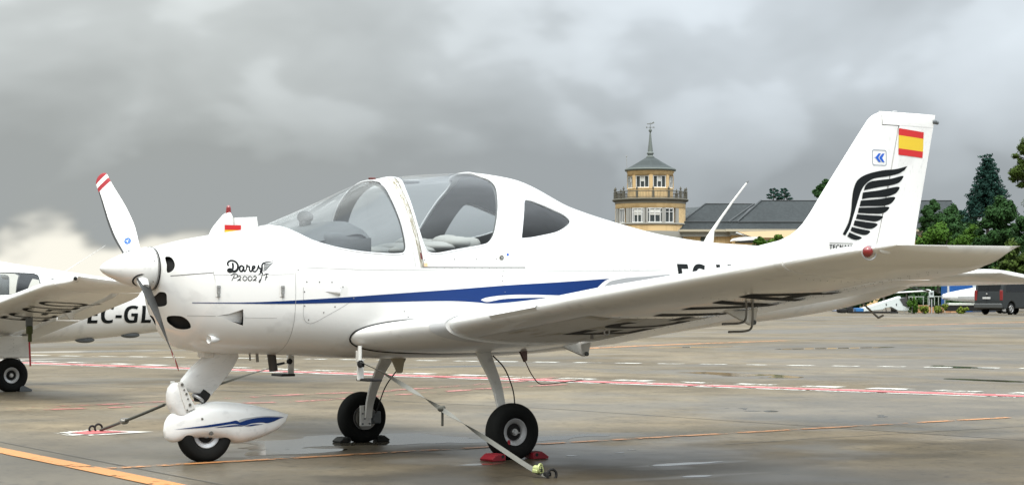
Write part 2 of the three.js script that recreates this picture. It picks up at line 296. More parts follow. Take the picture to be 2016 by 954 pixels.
// ---------------------------------------------------------------- far setting: terminal building with its round tower, trees, things by the apron edge
// at(px, d): ground point at distance d in the direction of column px of a 2016-wide picture; UP(y, d): height of row y there
const at = (px, d) => V(EYE.x + FWD.x * d + RIGHT.x * d * (px - 1008) / 3957, 0, EYE.z + FWD.z * d + RIGHT.z * d * (px - 1008) / 3957);
const UP = (y, d) => 0.997 + (584.6 - y) * d / 3957;
const FACE = Math.PI / 2 - (Math.PI / 2 + YAW);                           // turn that makes local x run to the right and local z towards the viewer
{
  const D = 230, s = D / 3957, b = thing('terminal_building', 'cream terminal building with slate roofs and a round tower with spire', 'building');
  const X = (px) => (px - 1281) * s, Hh = (y) => UP(y, D);
  const wallTex = noiseTex(512, (u, v) => { const k = 0.5 * sm(vfbm(u, v / 4, 26, 4, 611), 0.5, 0.72) + 0.5 * sm(vfbm(u, v, 9, 5, 613), 0.5, 0.7); return [1 - 0.12 * k, 1 - 0.14 * k, 1 - 0.16 * k]; }, true); wallTex.repeat.set(3, 1);
  const cream = std([0.66, 0.475, 0.245], 0.85, { map: wallTex }), stone = std([0.27, 0.265, 0.235], 0.9, { map: grime }), dirty = std([0.10, 0.095, 0.075], 0.95), frameW = std([0.66, 0.67, 0.66], 0.6), greyW = std([0.30, 0.30, 0.28], 0.8);
  const slateTex = noiseTex(512, (u, v) => { const r = Math.floor(v * 64), c = Math.floor((u + (r % 2) / 128) * 64), e = (v * 64) % 1 < 0.1 ? -0.12 : 0; const d = 0.75 + 0.22 * (hash(c, r, 4) - 0.5) + 0.25 * (vfbm(u, v, 5, 4, 6) - 0.5) + e; return [d, d, d]; });
  slateTex.repeat.set(1 / 14, 1 / 14);
  const slate = phys([0.040, 0.047, 0.049], 0.75, { map: slateTex, specularIntensity: 0.3 }), pane = phys([0.045, 0.055, 0.055], 0.06), lead = std([0.13, 0.15, 0.14], 0.6), blind = std([0.62, 0.62, 0.58], 0.8);
  const lathe = (pts, seg = 64) => new THREE.LatheGeometry(pts.map((p) => new THREE.Vector2(p[0], p[1])), seg);
  const ring = (r0, r1, h0, h1) => lathe([[r0, h0], [r1, h0], [r1, h1], [r0, h1], [r0, h0]]);
  // --- lower drum
  const R = 4.02;
  part('tower_wall', lathe([[R, 0], [R, Hh(447)], [R - 0.02, Hh(441)], [R - 0.28, Hh(441)], [R - 0.28, Hh(411)], [R, Hh(411)], [R, Hh(402)], [R + 0.06, Hh(401)]]), cream, b);
  part('stone_cornice', merge([ring(R - 0.1, R + 0.05, Hh(402), Hh(397)), ring(R - 0.1, R + 0.16, Hh(397.5), Hh(395.5))]), stone, b);
  part('stone_course', ring(R - 0.05, R + 0.10, Hh(443.5), Hh(440)), stone, b);
  part('stone_course', ring(R - 0.05, R + 0.07, Hh(478), Hh(456)), stone, b);
  part('balcony_slab', lathe([[0, Hh(392)], [R + 0.28, Hh(392)], [R + 0.36, Hh(394)], [R + 0.30, Hh(396.5)], [R, Hh(398)]]), dirty, b);
  // windows round the lower drum: [centre angle from the viewer, half width angle, kind]
  const put = (g, ang, r) => { g.translate(0, 0, r); g.rotateY(ang); return g; };
  const ww = (ang, r, w, h0, h1, bars, mid, blinds) => {
    const h = h1 - h0, y = (h0 + h1) / 2;
    const f = part('window', merge([put(box(w, 0.10, 0.14, 0, h0 + 0.05, 0), ang, r), put(box(w, 0.10, 0.14, 0, h1 - 0.05, 0), ang, r), ...bars.map((k) => put(box(0.09, h - 0.2, 0.12, (k - 0.5) * (w - 0.09), y, 0), ang, r)), ...(mid ? [put(box(w, 0.06, 0.10, 0, h0 + h * mid, 0), ang, r)] : [])]), frameW, b);
    part('pane', put(new THREE.BoxGeometry(w - 0.04, h - 0.1, 0.03).translate(0, y, 0), ang, r - 0.05), pane, f);
    if (blinds) part('blind', put(new THREE.BoxGeometry(w * blinds, h * 0.4, 0.02).translate(0, h1 - h * 0.28, 0), ang, r - 0.02), blind, f);
    return f;
  };
  const lo0 = Hh(440), lo1 = Hh(411.5), ASK = [-0.80, -0.42, -0.04, 0.33];
  ww(-1.02, R - 0.1, 0.9, lo0, lo1, [0, 0.5, 1], 0, 0);
  ww(-0.44, R - 0.1, 1.35, lo0, lo1, [0, 0.14, 0.5, 0.86, 1], 0.72, 0.6);
  ww(0.06, R - 0.1, 1.75, lo0, lo1, [0, 0.14, 0.5, 0.86, 1], 0.70, 0.68);
  ww(0.50, R - 0.1, 1.15, lo0, lo1, [0, 0.5, 1], 0.74, 0);
  ww(-1.5, R - 0.1, 1.3, lo0, lo1, [0, 0.5, 1], 0.72, 0);
  for (const a of [-1.26, -0.76, -0.17, 0.31, 0.78, -0.66, -0.24]) part('pier', put(box(a === -0.17 || a === -0.66 || a === -0.24 ? 0.22 : 0.44, lo1 - lo0, 0.3, 0, (lo0 + lo1) / 2, 0, 0.02), a, R - 0.08), greyW, b);
  part('tower_wall', new THREE.CylinderGeometry(R - 0.02, R - 0.02, lo1 - lo0, 48, 1, false, 0.80, 4.0).translate(0, (lo0 + lo1) / 2, 0), cream, b);
  // --- balustrade: rails, posts with urns, bars
  const br = R + 0.12, b0 = Hh(392), b1 = Hh(378.5);
  part('balustrade_rail', merge([new THREE.TorusGeometry(br, 0.05, 6, 72).rotateX(Math.PI / 2).translate(0, b1, 0), new THREE.TorusGeometry(br, 0.04, 6, 72).rotateX(Math.PI / 2).translate(0, b0 + 0.12, 0)]), dirty, b);
  const bars = []; for (let i = 0; i < 150; i++) { const t = i / 150 * 6.2832; bars.push(new THREE.BoxGeometry(0.035, b1 - b0, 0.035).translate(Math.sin(t) * br, (b0 + b1) / 2, Math.cos(t) * br)); }
  part('balustrade_bars', merge(bars), dirty, b);
  const post = merge([box(0.24, b1 - b0 + 0.06, 0.24, 0, (b0 + b1) / 2 + 0.06, 0, 0.03), new THREE.LatheGeometry([[0.04, 0], [0.10, 0.08], [0.13, 0.2], [0.06, 0.3], [0.04, 0.4], [0.0, 0.44]].map((p) => new THREE.Vector2(...p)), 10).translate(0, b1 + 0.12, 0)]);
  for (let i = 0; i < 14; i++) { const t = -1.34 + i * 0.4488; const p = part('balustrade_post', post, dirty, b); p.position.set(Math.sin(t) * br, 0, Math.cos(t) * br); p.rotation.y = t; }
  // --- lantern
  const r2 = 2.6, l0 = Hh(392), l1 = Hh(336);
  part('lantern_wall', lathe([[r2, l0], [r2, Hh(373)], [r2 + 0.06, Hh(372.5)], [r2 + 0.06, Hh(371)], [r2 - 0.35, Hh(371)], [r2 - 0.35, Hh(346.5)], [r2 + 0.02, Hh(346.5)], [r2 + 0.02, Hh(341)], [r2 + 0.12, Hh(340)], [r2 + 0.12, l1]]), cream, b);
  for (const a of [-0.08 + 0.04, 0.78, -0.86, 1.6, -1.68, 2.42, -2.5, 3.1]) part('lantern_pillar', put(box(0.42, Hh(346) - Hh(371.5), 0.36, 0, (Hh(346) + Hh(371.5)) / 2, 0, 0.02), a, r2 - 0.12), cream, b);
  for (const a of [0.37, -0.45, 1.19, -1.27, 2.0, -2.1]) ww(a, r2 - 0.22, 1.62, Hh(371), Hh(347), [0, 0.33, 0.67, 1], 0, 0.3);
  part('lantern_eave', lathe([[r2, Hh(337.5)], [2.92, Hh(336.5)], [2.95, Hh(333.5)], [2.86, Hh(332)]]), lead, b);
  part('lantern_roof', lathe([[2.88, Hh(333)], [2.2, Hh(327)], [1.35, Hh(318.5)], [0.75, Hh(312)], [0.42, Hh(309)], [0.40, Hh(307)]], 48), phys([0.062, 0.074, 0.074], 0.7, { map: slateTex, specularIntensity: 0.4 }), b);
  const sp = part('spire', lathe([[0.44, Hh(309)], [0.46, Hh(307.5)], [0.30, Hh(306)], [0.30, Hh(304)], [0.40, Hh(302.5)], [0.40, Hh(300)], [0.26, Hh(298)], [0.30, Hh(296.5)], [0.16, Hh(275)], [0.09, Hh(262)], [0.07, Hh(260)], [0.15, Hh(258.5)], [0.2, Hh(256)], [0.12, Hh(253.5)], [0.035, Hh(252)], [0.02, Hh(240)]], 16), lead, b);
  part('weather_vane', merge([box(0.9, 0.06, 0.06, 0, Hh(250), 0), box(0.06, 0.06, 0.9, 0, Hh(250), 0), box(0.12, 0.16, 0.04, -0.42, Hh(250), 0), box(0.12, 0.16, 0.04, 0.42, Hh(250), 0), prism([[-0.4, 0], [0.1, 0.02], [0.45, 0.22], [0.5, 0.05], [0.15, -0.08], [-0.3, -0.1]], 0.03).translate(-0.03, Hh(242.5), 0)]), std([0.16, 0.17, 0.16], 0.6), sp);
  part('mast', merge([rod(V(X(1235), Hh(362), 0.6), V(X(1233.5), Hh(308), 0.6), 0.035, 0.02, 6), box(0.16, 0.1, 0.1, X(1233.5), Hh(308), 0.6)]), greyW, b);
  // --- main block
  const eave = Hh(453), brk = Hh(438), ridge = Hh(394);
  const roofSheet = (pts) => { const p = [], n = pts.length; for (const q of pts) p.push(...q); const idx = []; for (let i = 1; i + 1 < n; i++) idx.push(0, i, i + 1); const g = new THREE.BufferGeometry(); g.setAttribute('position', new THREE.Float32BufferAttribute(p, 3)); g.setAttribute('uv', new THREE.Float32BufferAttribute(pts.flatMap((q) => [q[0], q[1] * 1.6]), 2)); g.setIndex(idx); g.computeVertexNormals(); return g; };
  const zf = 2.6, zb = -2.2, zr = -6.5;
  const ra = part('roof', merge([roofSheet([[X(1316), eave, zf], [X(1442), eave, zf], [X(1447), brk, zf - 1.3], [X(1340), brk, zf - 1.3]]), roofSheet([[X(1340), brk, zf - 1.3], [X(1447), brk, zf - 1.3], [X(1498), Hh(396.5), zr], [X(1400), Hh(396.5), zr]]), roofSheet([[X(1316), eave, zf], [X(1340), brk, zf - 1.3], [X(1400), Hh(396.5), zr], [X(1330), eave, zr - 9]])]), slate, b);
  part('roof', merge([roofSheet([[X(1427), eave, zf + 0.8], [X(1900), eave, zf + 0.8], [X(1900), brk - 0.05, zf - 0.4], [X(1446), brk - 0.05, zf - 0.4]]), roofSheet([[X(1446), brk - 0.05, zf - 0.4], [X(1900), brk - 0.05, zf - 0.4], [X(1900), Hh(390), zr], [X(1513), Hh(390), zr]]), roofSheet([[X(1427), eave, zf + 0.8], [X(1446), brk - 0.05, zf - 0.4], [X(1513), Hh(390), zr], [X(1470), eave, zr]])]), slate, b);
  part('roof', roofSheet([[X(1300), Hh(425), -7], [X(1420), Hh(425), -7], [X(1420), Hh(397), -11], [X(1356), Hh(401), -11]]), phys([0.075, 0.084, 0.086], 0.75, { map: slateTex, specularIntensity: 0.3 }), b);
  part('roof', roofSheet([[X(1140), Hh(470), -3], [X(1225), Hh(470), -3], [X(1225), Hh(428), -8], [X(1216), Hh(428), -8]]), phys([0.075, 0.084, 0.086], 0.75, { map: slateTex, specularIntensity: 0.3 }), b);
  part('ridge_cap', merge([rod(V(X(1340), brk + 0.05, zf - 1.28), V(X(1447), brk + 0.05, zf - 1.28), 0.09, 0.09, 6), rod(V(X(1446), brk, zf - 0.36), V(X(1900), brk, zf - 0.36), 0.09, 0.09, 6), rod(V(X(1340), brk + 0.05, zf - 1.28), V(X(1400), Hh(396.5) + 0.05, zr), 0.10, 0.10, 6), rod(V(X(1447), brk, zf - 0.3), V(X(1513), Hh(390) + 0.05, zr), 0.13, 0.13, 6), rod(V(X(1432), brk, zf - 1.2), V(X(1499), Hh(396), zr), 0.12, 0.12, 6), rod(V(X(1400), Hh(396.5) + 0.05, zr), V(X(1499), Hh(396), zr), 0.08, 0.08, 6), rod(V(X(1513), Hh(390) + 0.05, zr), V(X(1900), Hh(390) + 0.05, zr), 0.06, 0.06, 6)]), std([0.035, 0.04, 0.042], 0.7), b);
  part('eave_cornice', merge([box(X(1442) - X(1312), 0.26, 0.5, (X(1442) + X(1312)) / 2, eave - 0.12, zf - 0.1), box(X(1900) - X(1423), 0.26, 0.5, (X(1900) + X(1423)) / 2, eave - 0.12, zf + 0.75)]), std([0.40, 0.36, 0.27], 0.85), b);
  part('frieze', merge([box(X(1440) - X(1318), 0.55, 0.3, (X(1440) + X(1318)) / 2, eave - 0.52, zf - 0.35), box(X(1900) - X(1432), 0.4, 0.3, (X(1900) + X(1432)) / 2, eave - 0.45, zf + 0.5)]), stone, b);
  part('wall', box(X(1440) - X(1300), eave - 0.4, 8, (X(1440) + X(1300)) / 2, (eave - 0.4) / 2, zf - 4.6, 0.02), cream, b);
  part('wall', box(X(1900) - X(1436), eave - 0.3, 8, (X(1900) + X(1436)) / 2, (eave - 0.3) / 2, zf - 3.7, 0.02), cream, b);
  part('round_window', merge([new THREE.TorusGeometry(0.27, 0.07, 8, 20).translate(X(1382), Hh(471.5), zf - 0.55), new THREE.CylinderGeometry(0.27, 0.27, 0.05, 20).rotateX(Math.PI / 2).translate(X(1382), Hh(471.5), zf - 0.57)]), std([0.045, 0.055, 0.04], 0.5), b);
  for (let i = 0; i < 12; i++) { const px = 1300 + i * 44; if (px > 1366 && px < 1500) continue; const w = part('window', merge([box(1.5, 0.1, 0.12, X(px), 5.6, zf + (px > 1436 ? 0.32 : -0.58)), box(1.5, 0.1, 0.12, X(px), 3.3, zf + (px > 1436 ? 0.32 : -0.58)), box(0.1, 2.3, 0.12, X(px) - 0.7, 4.45, zf + (px > 1436 ? 0.32 : -0.58)), box(0.1, 2.3, 0.12, X(px) + 0.7, 4.45, zf + (px > 1436 ? 0.32 : -0.58))]), frameW, b); part('pane', box(1.4, 2.2, 0.05, X(px), 4.45, zf + (px > 1436 ? 0.31 : -0.59)), pane, w); }
  // striped blind box and white porch over the court
  for (let i = 0; i < 9; i++) part('rafter', box(0.16, 0.13, 0.5, X(1443 + i * 3.2), Hh(460 + i * 1.15), zf + 1.5, 0.01), frameW, b);
  part('awning', roofSheet([[X(1445), Hh(458), zf + 1.2], [X(1560), Hh(455), zf + 1.2], [X(1560), Hh(470), zf + 3.2], [X(1474), Hh(470.5), zf + 3.2]]), std([0.34, 0.25, 0.14], 0.9), b);
  const canopy = part('porch_roof', prism(spline([[X(1428), Hh(477.5)], [X(1431), Hh(473.5)], [X(1440), Hh(471)], [X(1482), Hh(470)]], 4).concat([[X(1482), Hh(475)], [X(1442), Hh(478)]]), 3.5, 5), std([0.78, 0.79, 0.78], 0.4), b);
  part('porch_fascia', box(X(1520) - X(1438), 0.28, 3.3, (X(1520) + X(1438)) / 2, Hh(478.5), 6.7), std([0.05, 0.055, 0.055], 0.6), canopy);
  const c0 = at(1281, D); b.position.copy(c0); b.rotation.y = FACE;
}

// ---- foliage
function leafCloud(clumps, n, size, parentSeed, flat = 0) {              // small leaf faces on the shells of many clumps: [x, y, z, rx, ry, rz]
  const p = [], nn = [], idx = [], vol = clumps.map((c) => c[3] * c[4] + 0.02), tot = vol.reduce((a, b) => a + b, 0);
  const a = V(0, 0, 0), t1 = V(0, 0, 0), t2 = V(0, 0, 0);
  clumps.forEach((c, ci) => {
    const m = Math.ceil(n * vol[ci] / tot);
    for (let i = 0; i < m; i++) {
      const u = rr(-1, 1), th = rr(0, 6.2832), q = Math.sqrt(1 - u * u), rad = Math.pow(rnd(), 0.42) * (0.82 + 0.36 * rnd());
      a.set(q * Math.cos(th), u, q * Math.sin(th));
      const x = c[0] + a.x * c[3] * rad, y = c[1] + a.y * c[4] * rad, z = c[2] + a.z * c[5] * rad;
      const nv = a.clone().add(V(rr(-0.9, 0.9), rr(-0.5, 1.1), rr(-0.9, 0.9))).normalize();
      t1.set(rr(-1, 1), rr(-1, 1) * (1 - flat), rr(-1, 1)).cross(nv).normalize(); t2.crossVectors(nv, t1);
      const s = size * rr(0.55, 1.35), k = p.length / 3;
      for (const [e, f] of [[-1, 0], [0, -0.55], [1, 0.05], [0, 0.6]]) { p.push(x + (t1.x * e + t2.x * f) * s, y + (t1.y * e + t2.y * f) * s, z + (t1.z * e + t2.z * f) * s); nn.push(nv.x, nv.y, nv.z); }
      idx.push(k, k + 1, k + 2, k, k + 2, k + 3);
    }
  });
  const g = new THREE.BufferGeometry(); g.setAttribute('position', new THREE.Float32BufferAttribute(p, 3)); g.setAttribute('normal', new THREE.Float32BufferAttribute(nn, 3)); g.setIndex(idx); return g;
}
const leafMat = (r, g, b) => phys([r, g, b], 0.85, { transmission: 0.2, thickness: 0, side: THREE.DoubleSide, specularIntensity: 0.3 });
const LEAF = { dark: leafMat(0.026, 0.072, 0.018), mid: leafMat(0.052, 0.12, 0.012), light: leafMat(0.085, 0.16, 0.02), conifer: leafMat(0.012, 0.046, 0.034), pine: leafMat(0.055, 0.09, 0.014), yellow: leafMat(0.13, 0.17, 0.02) };
const bark = std([0.06, 0.05, 0.04], 0.95);
function bushyTree(px, d, yTop, yBase, wpx, mat, label, n = 5000, clumpN = 26, group = 'broadleaf trees beyond the apron') {
  const t = thing('broadleaf_tree', label, 'tree', group), s = d / 3957, top = UP(yTop, d), bot = Math.max(0.4, UP(yBase, d)), w = wpx * s / 2, h = top - bot, clumps = [];
  for (let i = 0; i < clumpN * 2.2; i++) { const v = rnd(), th = rr(0, 6.2832), wid = Math.sin(Math.PI * (0.12 + 0.80 * v)) , r = w * wid * Math.sqrt(rnd()) * 0.85, c = w * rr(0.11, 0.29); clumps.push([Math.cos(th) * r, bot + h * (0.06 + 0.88 * v) - c * 0.4 * v, Math.sin(th) * r * 0.8, c, c * rr(0.6, 0.85), c]); }
  clumps.push([rr(-0.1, 0.1) * w, top - w * 0.18, 0, w * 0.2, w * 0.2, w * 0.2]);
  part('crown', leafCloud(clumps, n * 2.6, 0.075 + 0.0004 * d), mat, t);
  const limbs = [rod(V(0, 0, 0), V(0, bot + h * 0.55, 0), 0.22, 0.10, 8)];
  for (let i = 0; i < 6; i++) { const c = clumps[i]; limbs.push(rod(V(0, bot + h * 0.1 * i * 0.6, 0), V(c[0], c[1], c[2]), 0.09, 0.03, 6)); }
  part('trunk', merge(limbs), bark, t); t.position.copy(at(px, d)); t.rotation.y = FACE; return t;
}
function conifer(px, d, yTop, yBase, wpx, mat, label, lean = 0) {
  const t = thing('conifer_tree', label, 'tree'), s = d / 3957, top = UP(yTop, d), bot = Math.max(0.5, UP(yBase, d)), w = wpx * s / 2, clumps = [], limbs = [rod(V(0, 0, 0), V(lean * 0.5, top - 0.2, 0), 0.25, 0.04, 8)];
  const levels = 15;
  for (let i = 0; i < levels; i++) {
    const f = i / (levels - 1), y = mix(bot, top - 0.35, f), r = w * Math.pow(1 - f, 0.8) * rr(0.85, 1.1) + 0.42, k = Math.round(5 + 5 * (1 - f));
    for (let j = 0; j < k; j++) {
      const th = j / k * 6.2832 + i * 0.8 + rr(-0.25, 0.25), rl = r * rr(0.72, 1.1);
      for (let m = 1; m <= 4; m++) { const q = m / 4; clumps.push([lean * f * 0.5 + Math.cos(th) * rl * q, y - 0.30 * rl * q * q + 0.1 * q, Math.sin(th) * rl * q, 0.20 + 0.16 * rl * (1 - 0.4 * q), 0.13 + 0.05 * rl, 0.20 + 0.16 * rl * (1 - 0.4 * q)]); }
      limbs.push(rod(V(lean * f * 0.5, y, 0), V(lean * f * 0.5 + Math.cos(th) * rl * 0.9, y - 0.24 * rl, Math.sin(th) * rl * 0.9), 0.05, 0.015, 5));
    }
  }
  clumps.push([-0.55, top - 0.1, 0, 0.35, 0.14, 0.2], [-0.15, top, 0, 0.3, 0.14, 0.2], [0.3, top, 0, 0.28, 0.2, 0.2], [0.1, top - 0.4, 0, 0.4, 0.4, 0.35]);
  part('crown', leafCloud(clumps, 17000, 0.10), mat, t); part('trunk', merge(limbs), bark, t); t.position.copy(at(px, d)); t.rotation.y = FACE; return t;
}
conifer(1946, 165, 306, 420, 84, LEAF.conifer, 'tall dark conifer with drooping branches, highest tree right of the tail fin');
{ // pine at the right edge: open clusters on bare limbs
  const d = 140, t = thing('pine_tree', 'pine with open rounded needle clusters cut by the right edge of the photo', 'tree'), s = d / 3957, Y = (y) => UP(y, d), X = (px) => (px - 2040) * s, clumps = [], limbs = [rod(V(0.2, 0, 0), V(0, Y(300), 0), 0.3, 0.12, 8)];
  for (const [px, y, r] of [[2016, 292, 16], [2008, 305, 9], [2026, 280, 18], [1998, 338, 13], [2010, 330, 14], [1990, 342, 8], [2005, 350, 12], [2018, 345, 16], [2030, 330, 20], [2014, 364, 10], [2012, 318, 8], [2050, 300, 26], [2060, 340, 28], [2040, 370, 22], [2030, 400, 20]]) { clumps.push([X(px), Y(y), rr(-1, 1), r * s, r * s * 0.62, r * s]); clumps.push([X(px) + rr(-0.3, 0.3), Y(y) + 0.15, rr(-0.6, 0.6), r * s * 0.6, r * s * 0.5, r * s * 0.6]); limbs.push(rod(V(0.05, Y(y + 16), 0), V(X(px), Y(y + 2), 0), 0.07, 0.03, 5)); }
  part('crown', leafCloud(clumps, 12000, 0.09), LEAF.pine, t); part('trunk', merge(limbs), bark, t); t.position.copy(at(2040, d)); t.rotation.y = FACE;
}
const BT = 'broadleaf trees beyond the apron';
bushyTree(1838, 200, 392, 470, 66, LEAF.dark, 'dark bushy tree just right of the rudder, behind the lower trees', 4200);
bushyTree(1876, 195, 402, 470, 60, LEAF.dark, 'dark bushy tree left of the tall conifer, behind the lower trees', 4200);
bushyTree(1915, 190, 425, 520, 60, LEAF.dark, 'dark low tree at the foot of the tall conifer', 3600);
bushyTree(1868, 178, 412, 560, 120, LEAF.dark, 'wide dark tree between the rudder and the tall conifer', 6500, 34);
bushyTree(1910, 172, 432, 570, 90, LEAF.dark, 'dark tree just left of the foot of the tall conifer', 5000, 30);
bushyTree(1850, 160, 437, 560, 110, LEAF.mid, 'mid green tree whose crown meets the rudder trailing edge', 6000, 34);
bushyTree(1915, 150, 441, 580, 100, LEAF.mid, 'mid green tree below the tall conifer', 6000, 34);
bushyTree(1975, 148, 385, 570, 120, LEAF.dark, 'broad dark green tree in front of the tall conifer, right side', 8000, 44);
bushyTree(2035, 150, 395, 590, 110, LEAF.dark, 'dark green tree at the right edge under the pine', 6000, 34);
bushyTree(1795, 165, 452, 590, 80, LEAF.dark, 'dark green tree behind the tail cone', 4500, 26);
bushyTree(1880, 140, 505, 612, 130, LEAF.dark, 'dark hedge-like tree behind the blue container', 5000, 34);
bushyTree(1995, 140, 470, 612, 110, LEAF.pine, 'olive green bush behind the dark van', 5000, 34);
bushyTree(1760, 140, 520, 614, 110, LEAF.dark, 'dark bush behind the tail boom and the white wreck', 4500, 30);
bushyTree(1560, 150, 575, 615, 120, LEAF.dark, 'low dark hedge behind the tail boom, nearer the wing', 3500, 30);
bushyTree(1893, 131, 581, 616, 70, LEAF.dark, 'dark low shrub behind the wheel of the white trailer', 2500, 20);
bushyTree(1815, 152, 568, 614, 90, LEAF.dark, 'dark shrub mass behind the railing and meter post', 3500, 26);
bushyTree(1665, 150, 560, 615, 130, LEAF.dark, 'low dark hedge behind the tail boom, nearer the tail', 4000, 30);
bushyTree(1625, 250, 352, 440, 70, LEAF.dark, 'dark cedar crown showing left of the tail fin above the slate roof', 3600, 22);
{ // sparse tops behind the slate roof
  for (const [px, w, lab] of [[1524, 34, 'thin feathery tree top behind the slate roof, nearer the tower'], [1545, 30, 'thin feathery tree top behind the slate roof, nearer the tail fin']]) {
    const d = 275, s = d / 3957, t = thing('feathery_tree', lab, 'tree'), clumps = [], limbs = [rod(V(0, 0, 0), V(0, UP(372, d), 0), 0.2, 0.05, 6)];
    for (let i = 0; i < 11; i++) { const f = i / 10, y = mix(UP(391, d), UP(371, d), f), r = w * s / 2 * (1 - 0.6 * f), th = i * 2.4; clumps.push([Math.cos(th) * r * 0.7, y, Math.sin(th) * r * 0.7, r * 0.5, 0.13, r * 0.5]); limbs.push(rod(V(0, y - 0.3, 0), V(Math.cos(th) * r, y, Math.sin(th) * r), 0.05, 0.02, 5)); }
    part('crown', leafCloud(clumps, 420, 0.17), LEAF.conifer, t); part('trunk', merge(limbs), bark, t); t.position.copy(at(px, d)); t.rotation.y = FACE;
  }
}
bushyTree(1495, 215, 466, 500, 34, LEAF.mid, 'small green shrub in front of the terminal wall', 900, 10, 'shrubs by the terminal wall');
bushyTree(1533, 210, 461, 500, 46, LEAF.light, 'light green shrub in front of the terminal wall, next to the fin root', 1100, 12, 'shrubs by the terminal wall');
// ---------------------------------------------------------------- hull tables: x, top, bottom, half width, height of greatest width, top and bottom exponents
function hullOf(ST) {
  const n = ST.length, xs = ST.map((r) => r[0]), M_ = [];
  for (let k = 1; k < 7; k++) {
    const h = [], d = [], m = new Array(n).fill(0);
    for (let i = 0; i + 1 < n; i++) { h.push(xs[i + 1] - xs[i]); d.push((ST[i + 1][k] - ST[i][k]) / h[i]); }
    for (let i = 1; i + 1 < n; i++) if (d[i - 1] * d[i] > 0) { const a = 2 * h[i] + h[i - 1], b = h[i] + 2 * h[i - 1]; m[i] = (a + b) / (a / d[i - 1] + b / d[i]); }
    m[0] = d[0]; m[n - 1] = d[n - 2]; M_.push(m);
  }
  const sec = (X) => {
    X = Math.min(Math.max(X, xs[0]), xs[n - 1]); let i = 0; while (i < n - 2 && X >= xs[i + 1]) i++;
    const h = xs[i + 1] - xs[i], t = (X - xs[i]) / h, a = 2 * t ** 3 - 3 * t * t + 1, b = t ** 3 - 2 * t * t + t, c = -2 * t ** 3 + 3 * t * t, e = t ** 3 - t * t;
    return [1, 2, 3, 4, 5, 6].map((k) => a * ST[i][k] + b * h * M_[k - 1][i] + c * ST[i + 1][k] + e * h * M_[k - 1][i + 1]);
  };
  const hy = (X, Z) => { const [zt, zb, w, zm, nt, nb] = sec(X), t = Z > zm ? (Z - zm) / (zt - zm) : (zm - Z) / (zm - zb), e = Z > zm ? nt : nb; return t < 1 ? w * Math.pow(1 - Math.pow(t, e), 1 / e) : 0; };
  const ringPt = (X, t, off = 0) => {                                    // t 0..1 round the section, from the top over port
    const [zt, zb, w, zm, nt, nb] = sec(X), a = t * 2 * Math.PI, c = Math.cos(a), s = Math.sin(a), e = c > 0 ? nt : nb, hh = (c > 0 ? zt - zm : zm - zb) - off, ww = w - off;
    const k = Math.pow(Math.pow(Math.abs(c), e) + Math.pow(Math.abs(s), e), -1 / e);
    return P(X, ww * s * k, zm + hh * c * k);
  };
  const skin = (x0, x1, rows, cols, off = 0, caps = {}) => grid(rows, cols, (u, v) => ringPt(mix(x0, x1, u), v, off), { closed: true, flip: true, uv: (p) => [p.x / 2.2, (p.y + p.z * 0.3) / 2.2], ...caps });
  const on = (X, Z, lift = 0, side = 1) => {                             // point of the flank, lifted along its normal
    const y = hy(X, Z), e = 0.004, fx = (hy(X + e, Z) - hy(X - e, Z)) / (2 * e), fz = (hy(X, Z + e) - hy(X, Z - e)) / (2 * e), l = Math.hypot(1, fx, fz);
    return P(X - fx / l * lift, side * (y + lift / l), Z - fz / l * lift);
  };
  return { sec, hy, ringPt, skin, on };
}
const HULL = hullOf([
  [0.335, 1.297, 1.03, 0.135, 1.16, 2.0, 2.0], [0.37, 1.306, 0.90, 0.24, 1.14, 2.1, 2.1], [0.42, 1.318, 0.79, 0.315, 1.11, 2.3, 2.3], [0.53, 1.344, 0.685, 0.375, 1.07, 2.4, 2.5], [0.75, 1.384, 0.655, 0.425, 1.05, 2.4, 2.7],
  [1.06, 1.437, 0.642, 0.465, 1.04, 2.4, 2.8], [1.25, 1.51, 0.635, 0.49, 1.04, 2.35, 3.0], [1.5, 1.615, 0.617, 0.52, 1.04, 2.3, 3.2], [1.85, 1.753, 0.607, 0.545, 1.04, 2.3, 3.2], [2.29, 1.806, 0.603, 0.555, 1.04, 2.3, 3.2],
  [2.55, 1.818, 0.605, 0.553, 1.04, 2.3, 3.2], [2.82, 1.794, 0.612, 0.54, 1.05, 2.3, 3.1], [3.3, 1.618, 0.640, 0.475, 1.06, 2.25, 2.9], [3.72, 1.516, 0.678, 0.40, 1.07, 2.2, 2.6], [4.16, 1.435, 0.735, 0.33, 1.08, 2.1, 2.4],
  [4.62, 1.388, 0.785, 0.265, 1.09, 2.1, 2.3], [4.95, 1.375, 0.81, 0.23, 1.10, 2.1, 2.3], [5.3, 1.36, 0.84, 0.19, 1.12, 2.0, 2.2], [5.8, 1.33, 0.903, 0.14, 1.14, 2.0, 2.1], [6.3, 1.28, 1.0, 0.09, 1.15, 2, 2], [6.6, 1.24, 1.08, 0.055, 1.155, 2, 2]]);
const evaluator = new Evaluator(); evaluator.useGroups = false; evaluator.attributes = ['position', 'normal', 'uv'];
function csg(geo, cuts, op) {                                            // open skin with closed cutters
  let b = new Brush(geo); b.updateMatrixWorld(true);
  for (const c of cuts) { const k = new Brush(c); k.updateMatrixWorld(true); b = evaluator.evaluate(b, k, op); b.updateMatrixWorld(true); }
  const g = b.geometry, out = new THREE.BufferGeometry(), n = g.index ? g.index.count : g.attributes.position.count; 
  for (const a of ['position', 'normal', 'uv']) out.setAttribute(a, g.attributes[a].clone());
  if (g.index) out.setIndex(new THREE.BufferAttribute(new Uint32Array(g.index.array.slice(0, g.drawRange.count === Infinity ? n : Math.min(n, g.drawRange.count))), 1));
  return clean(out);
}
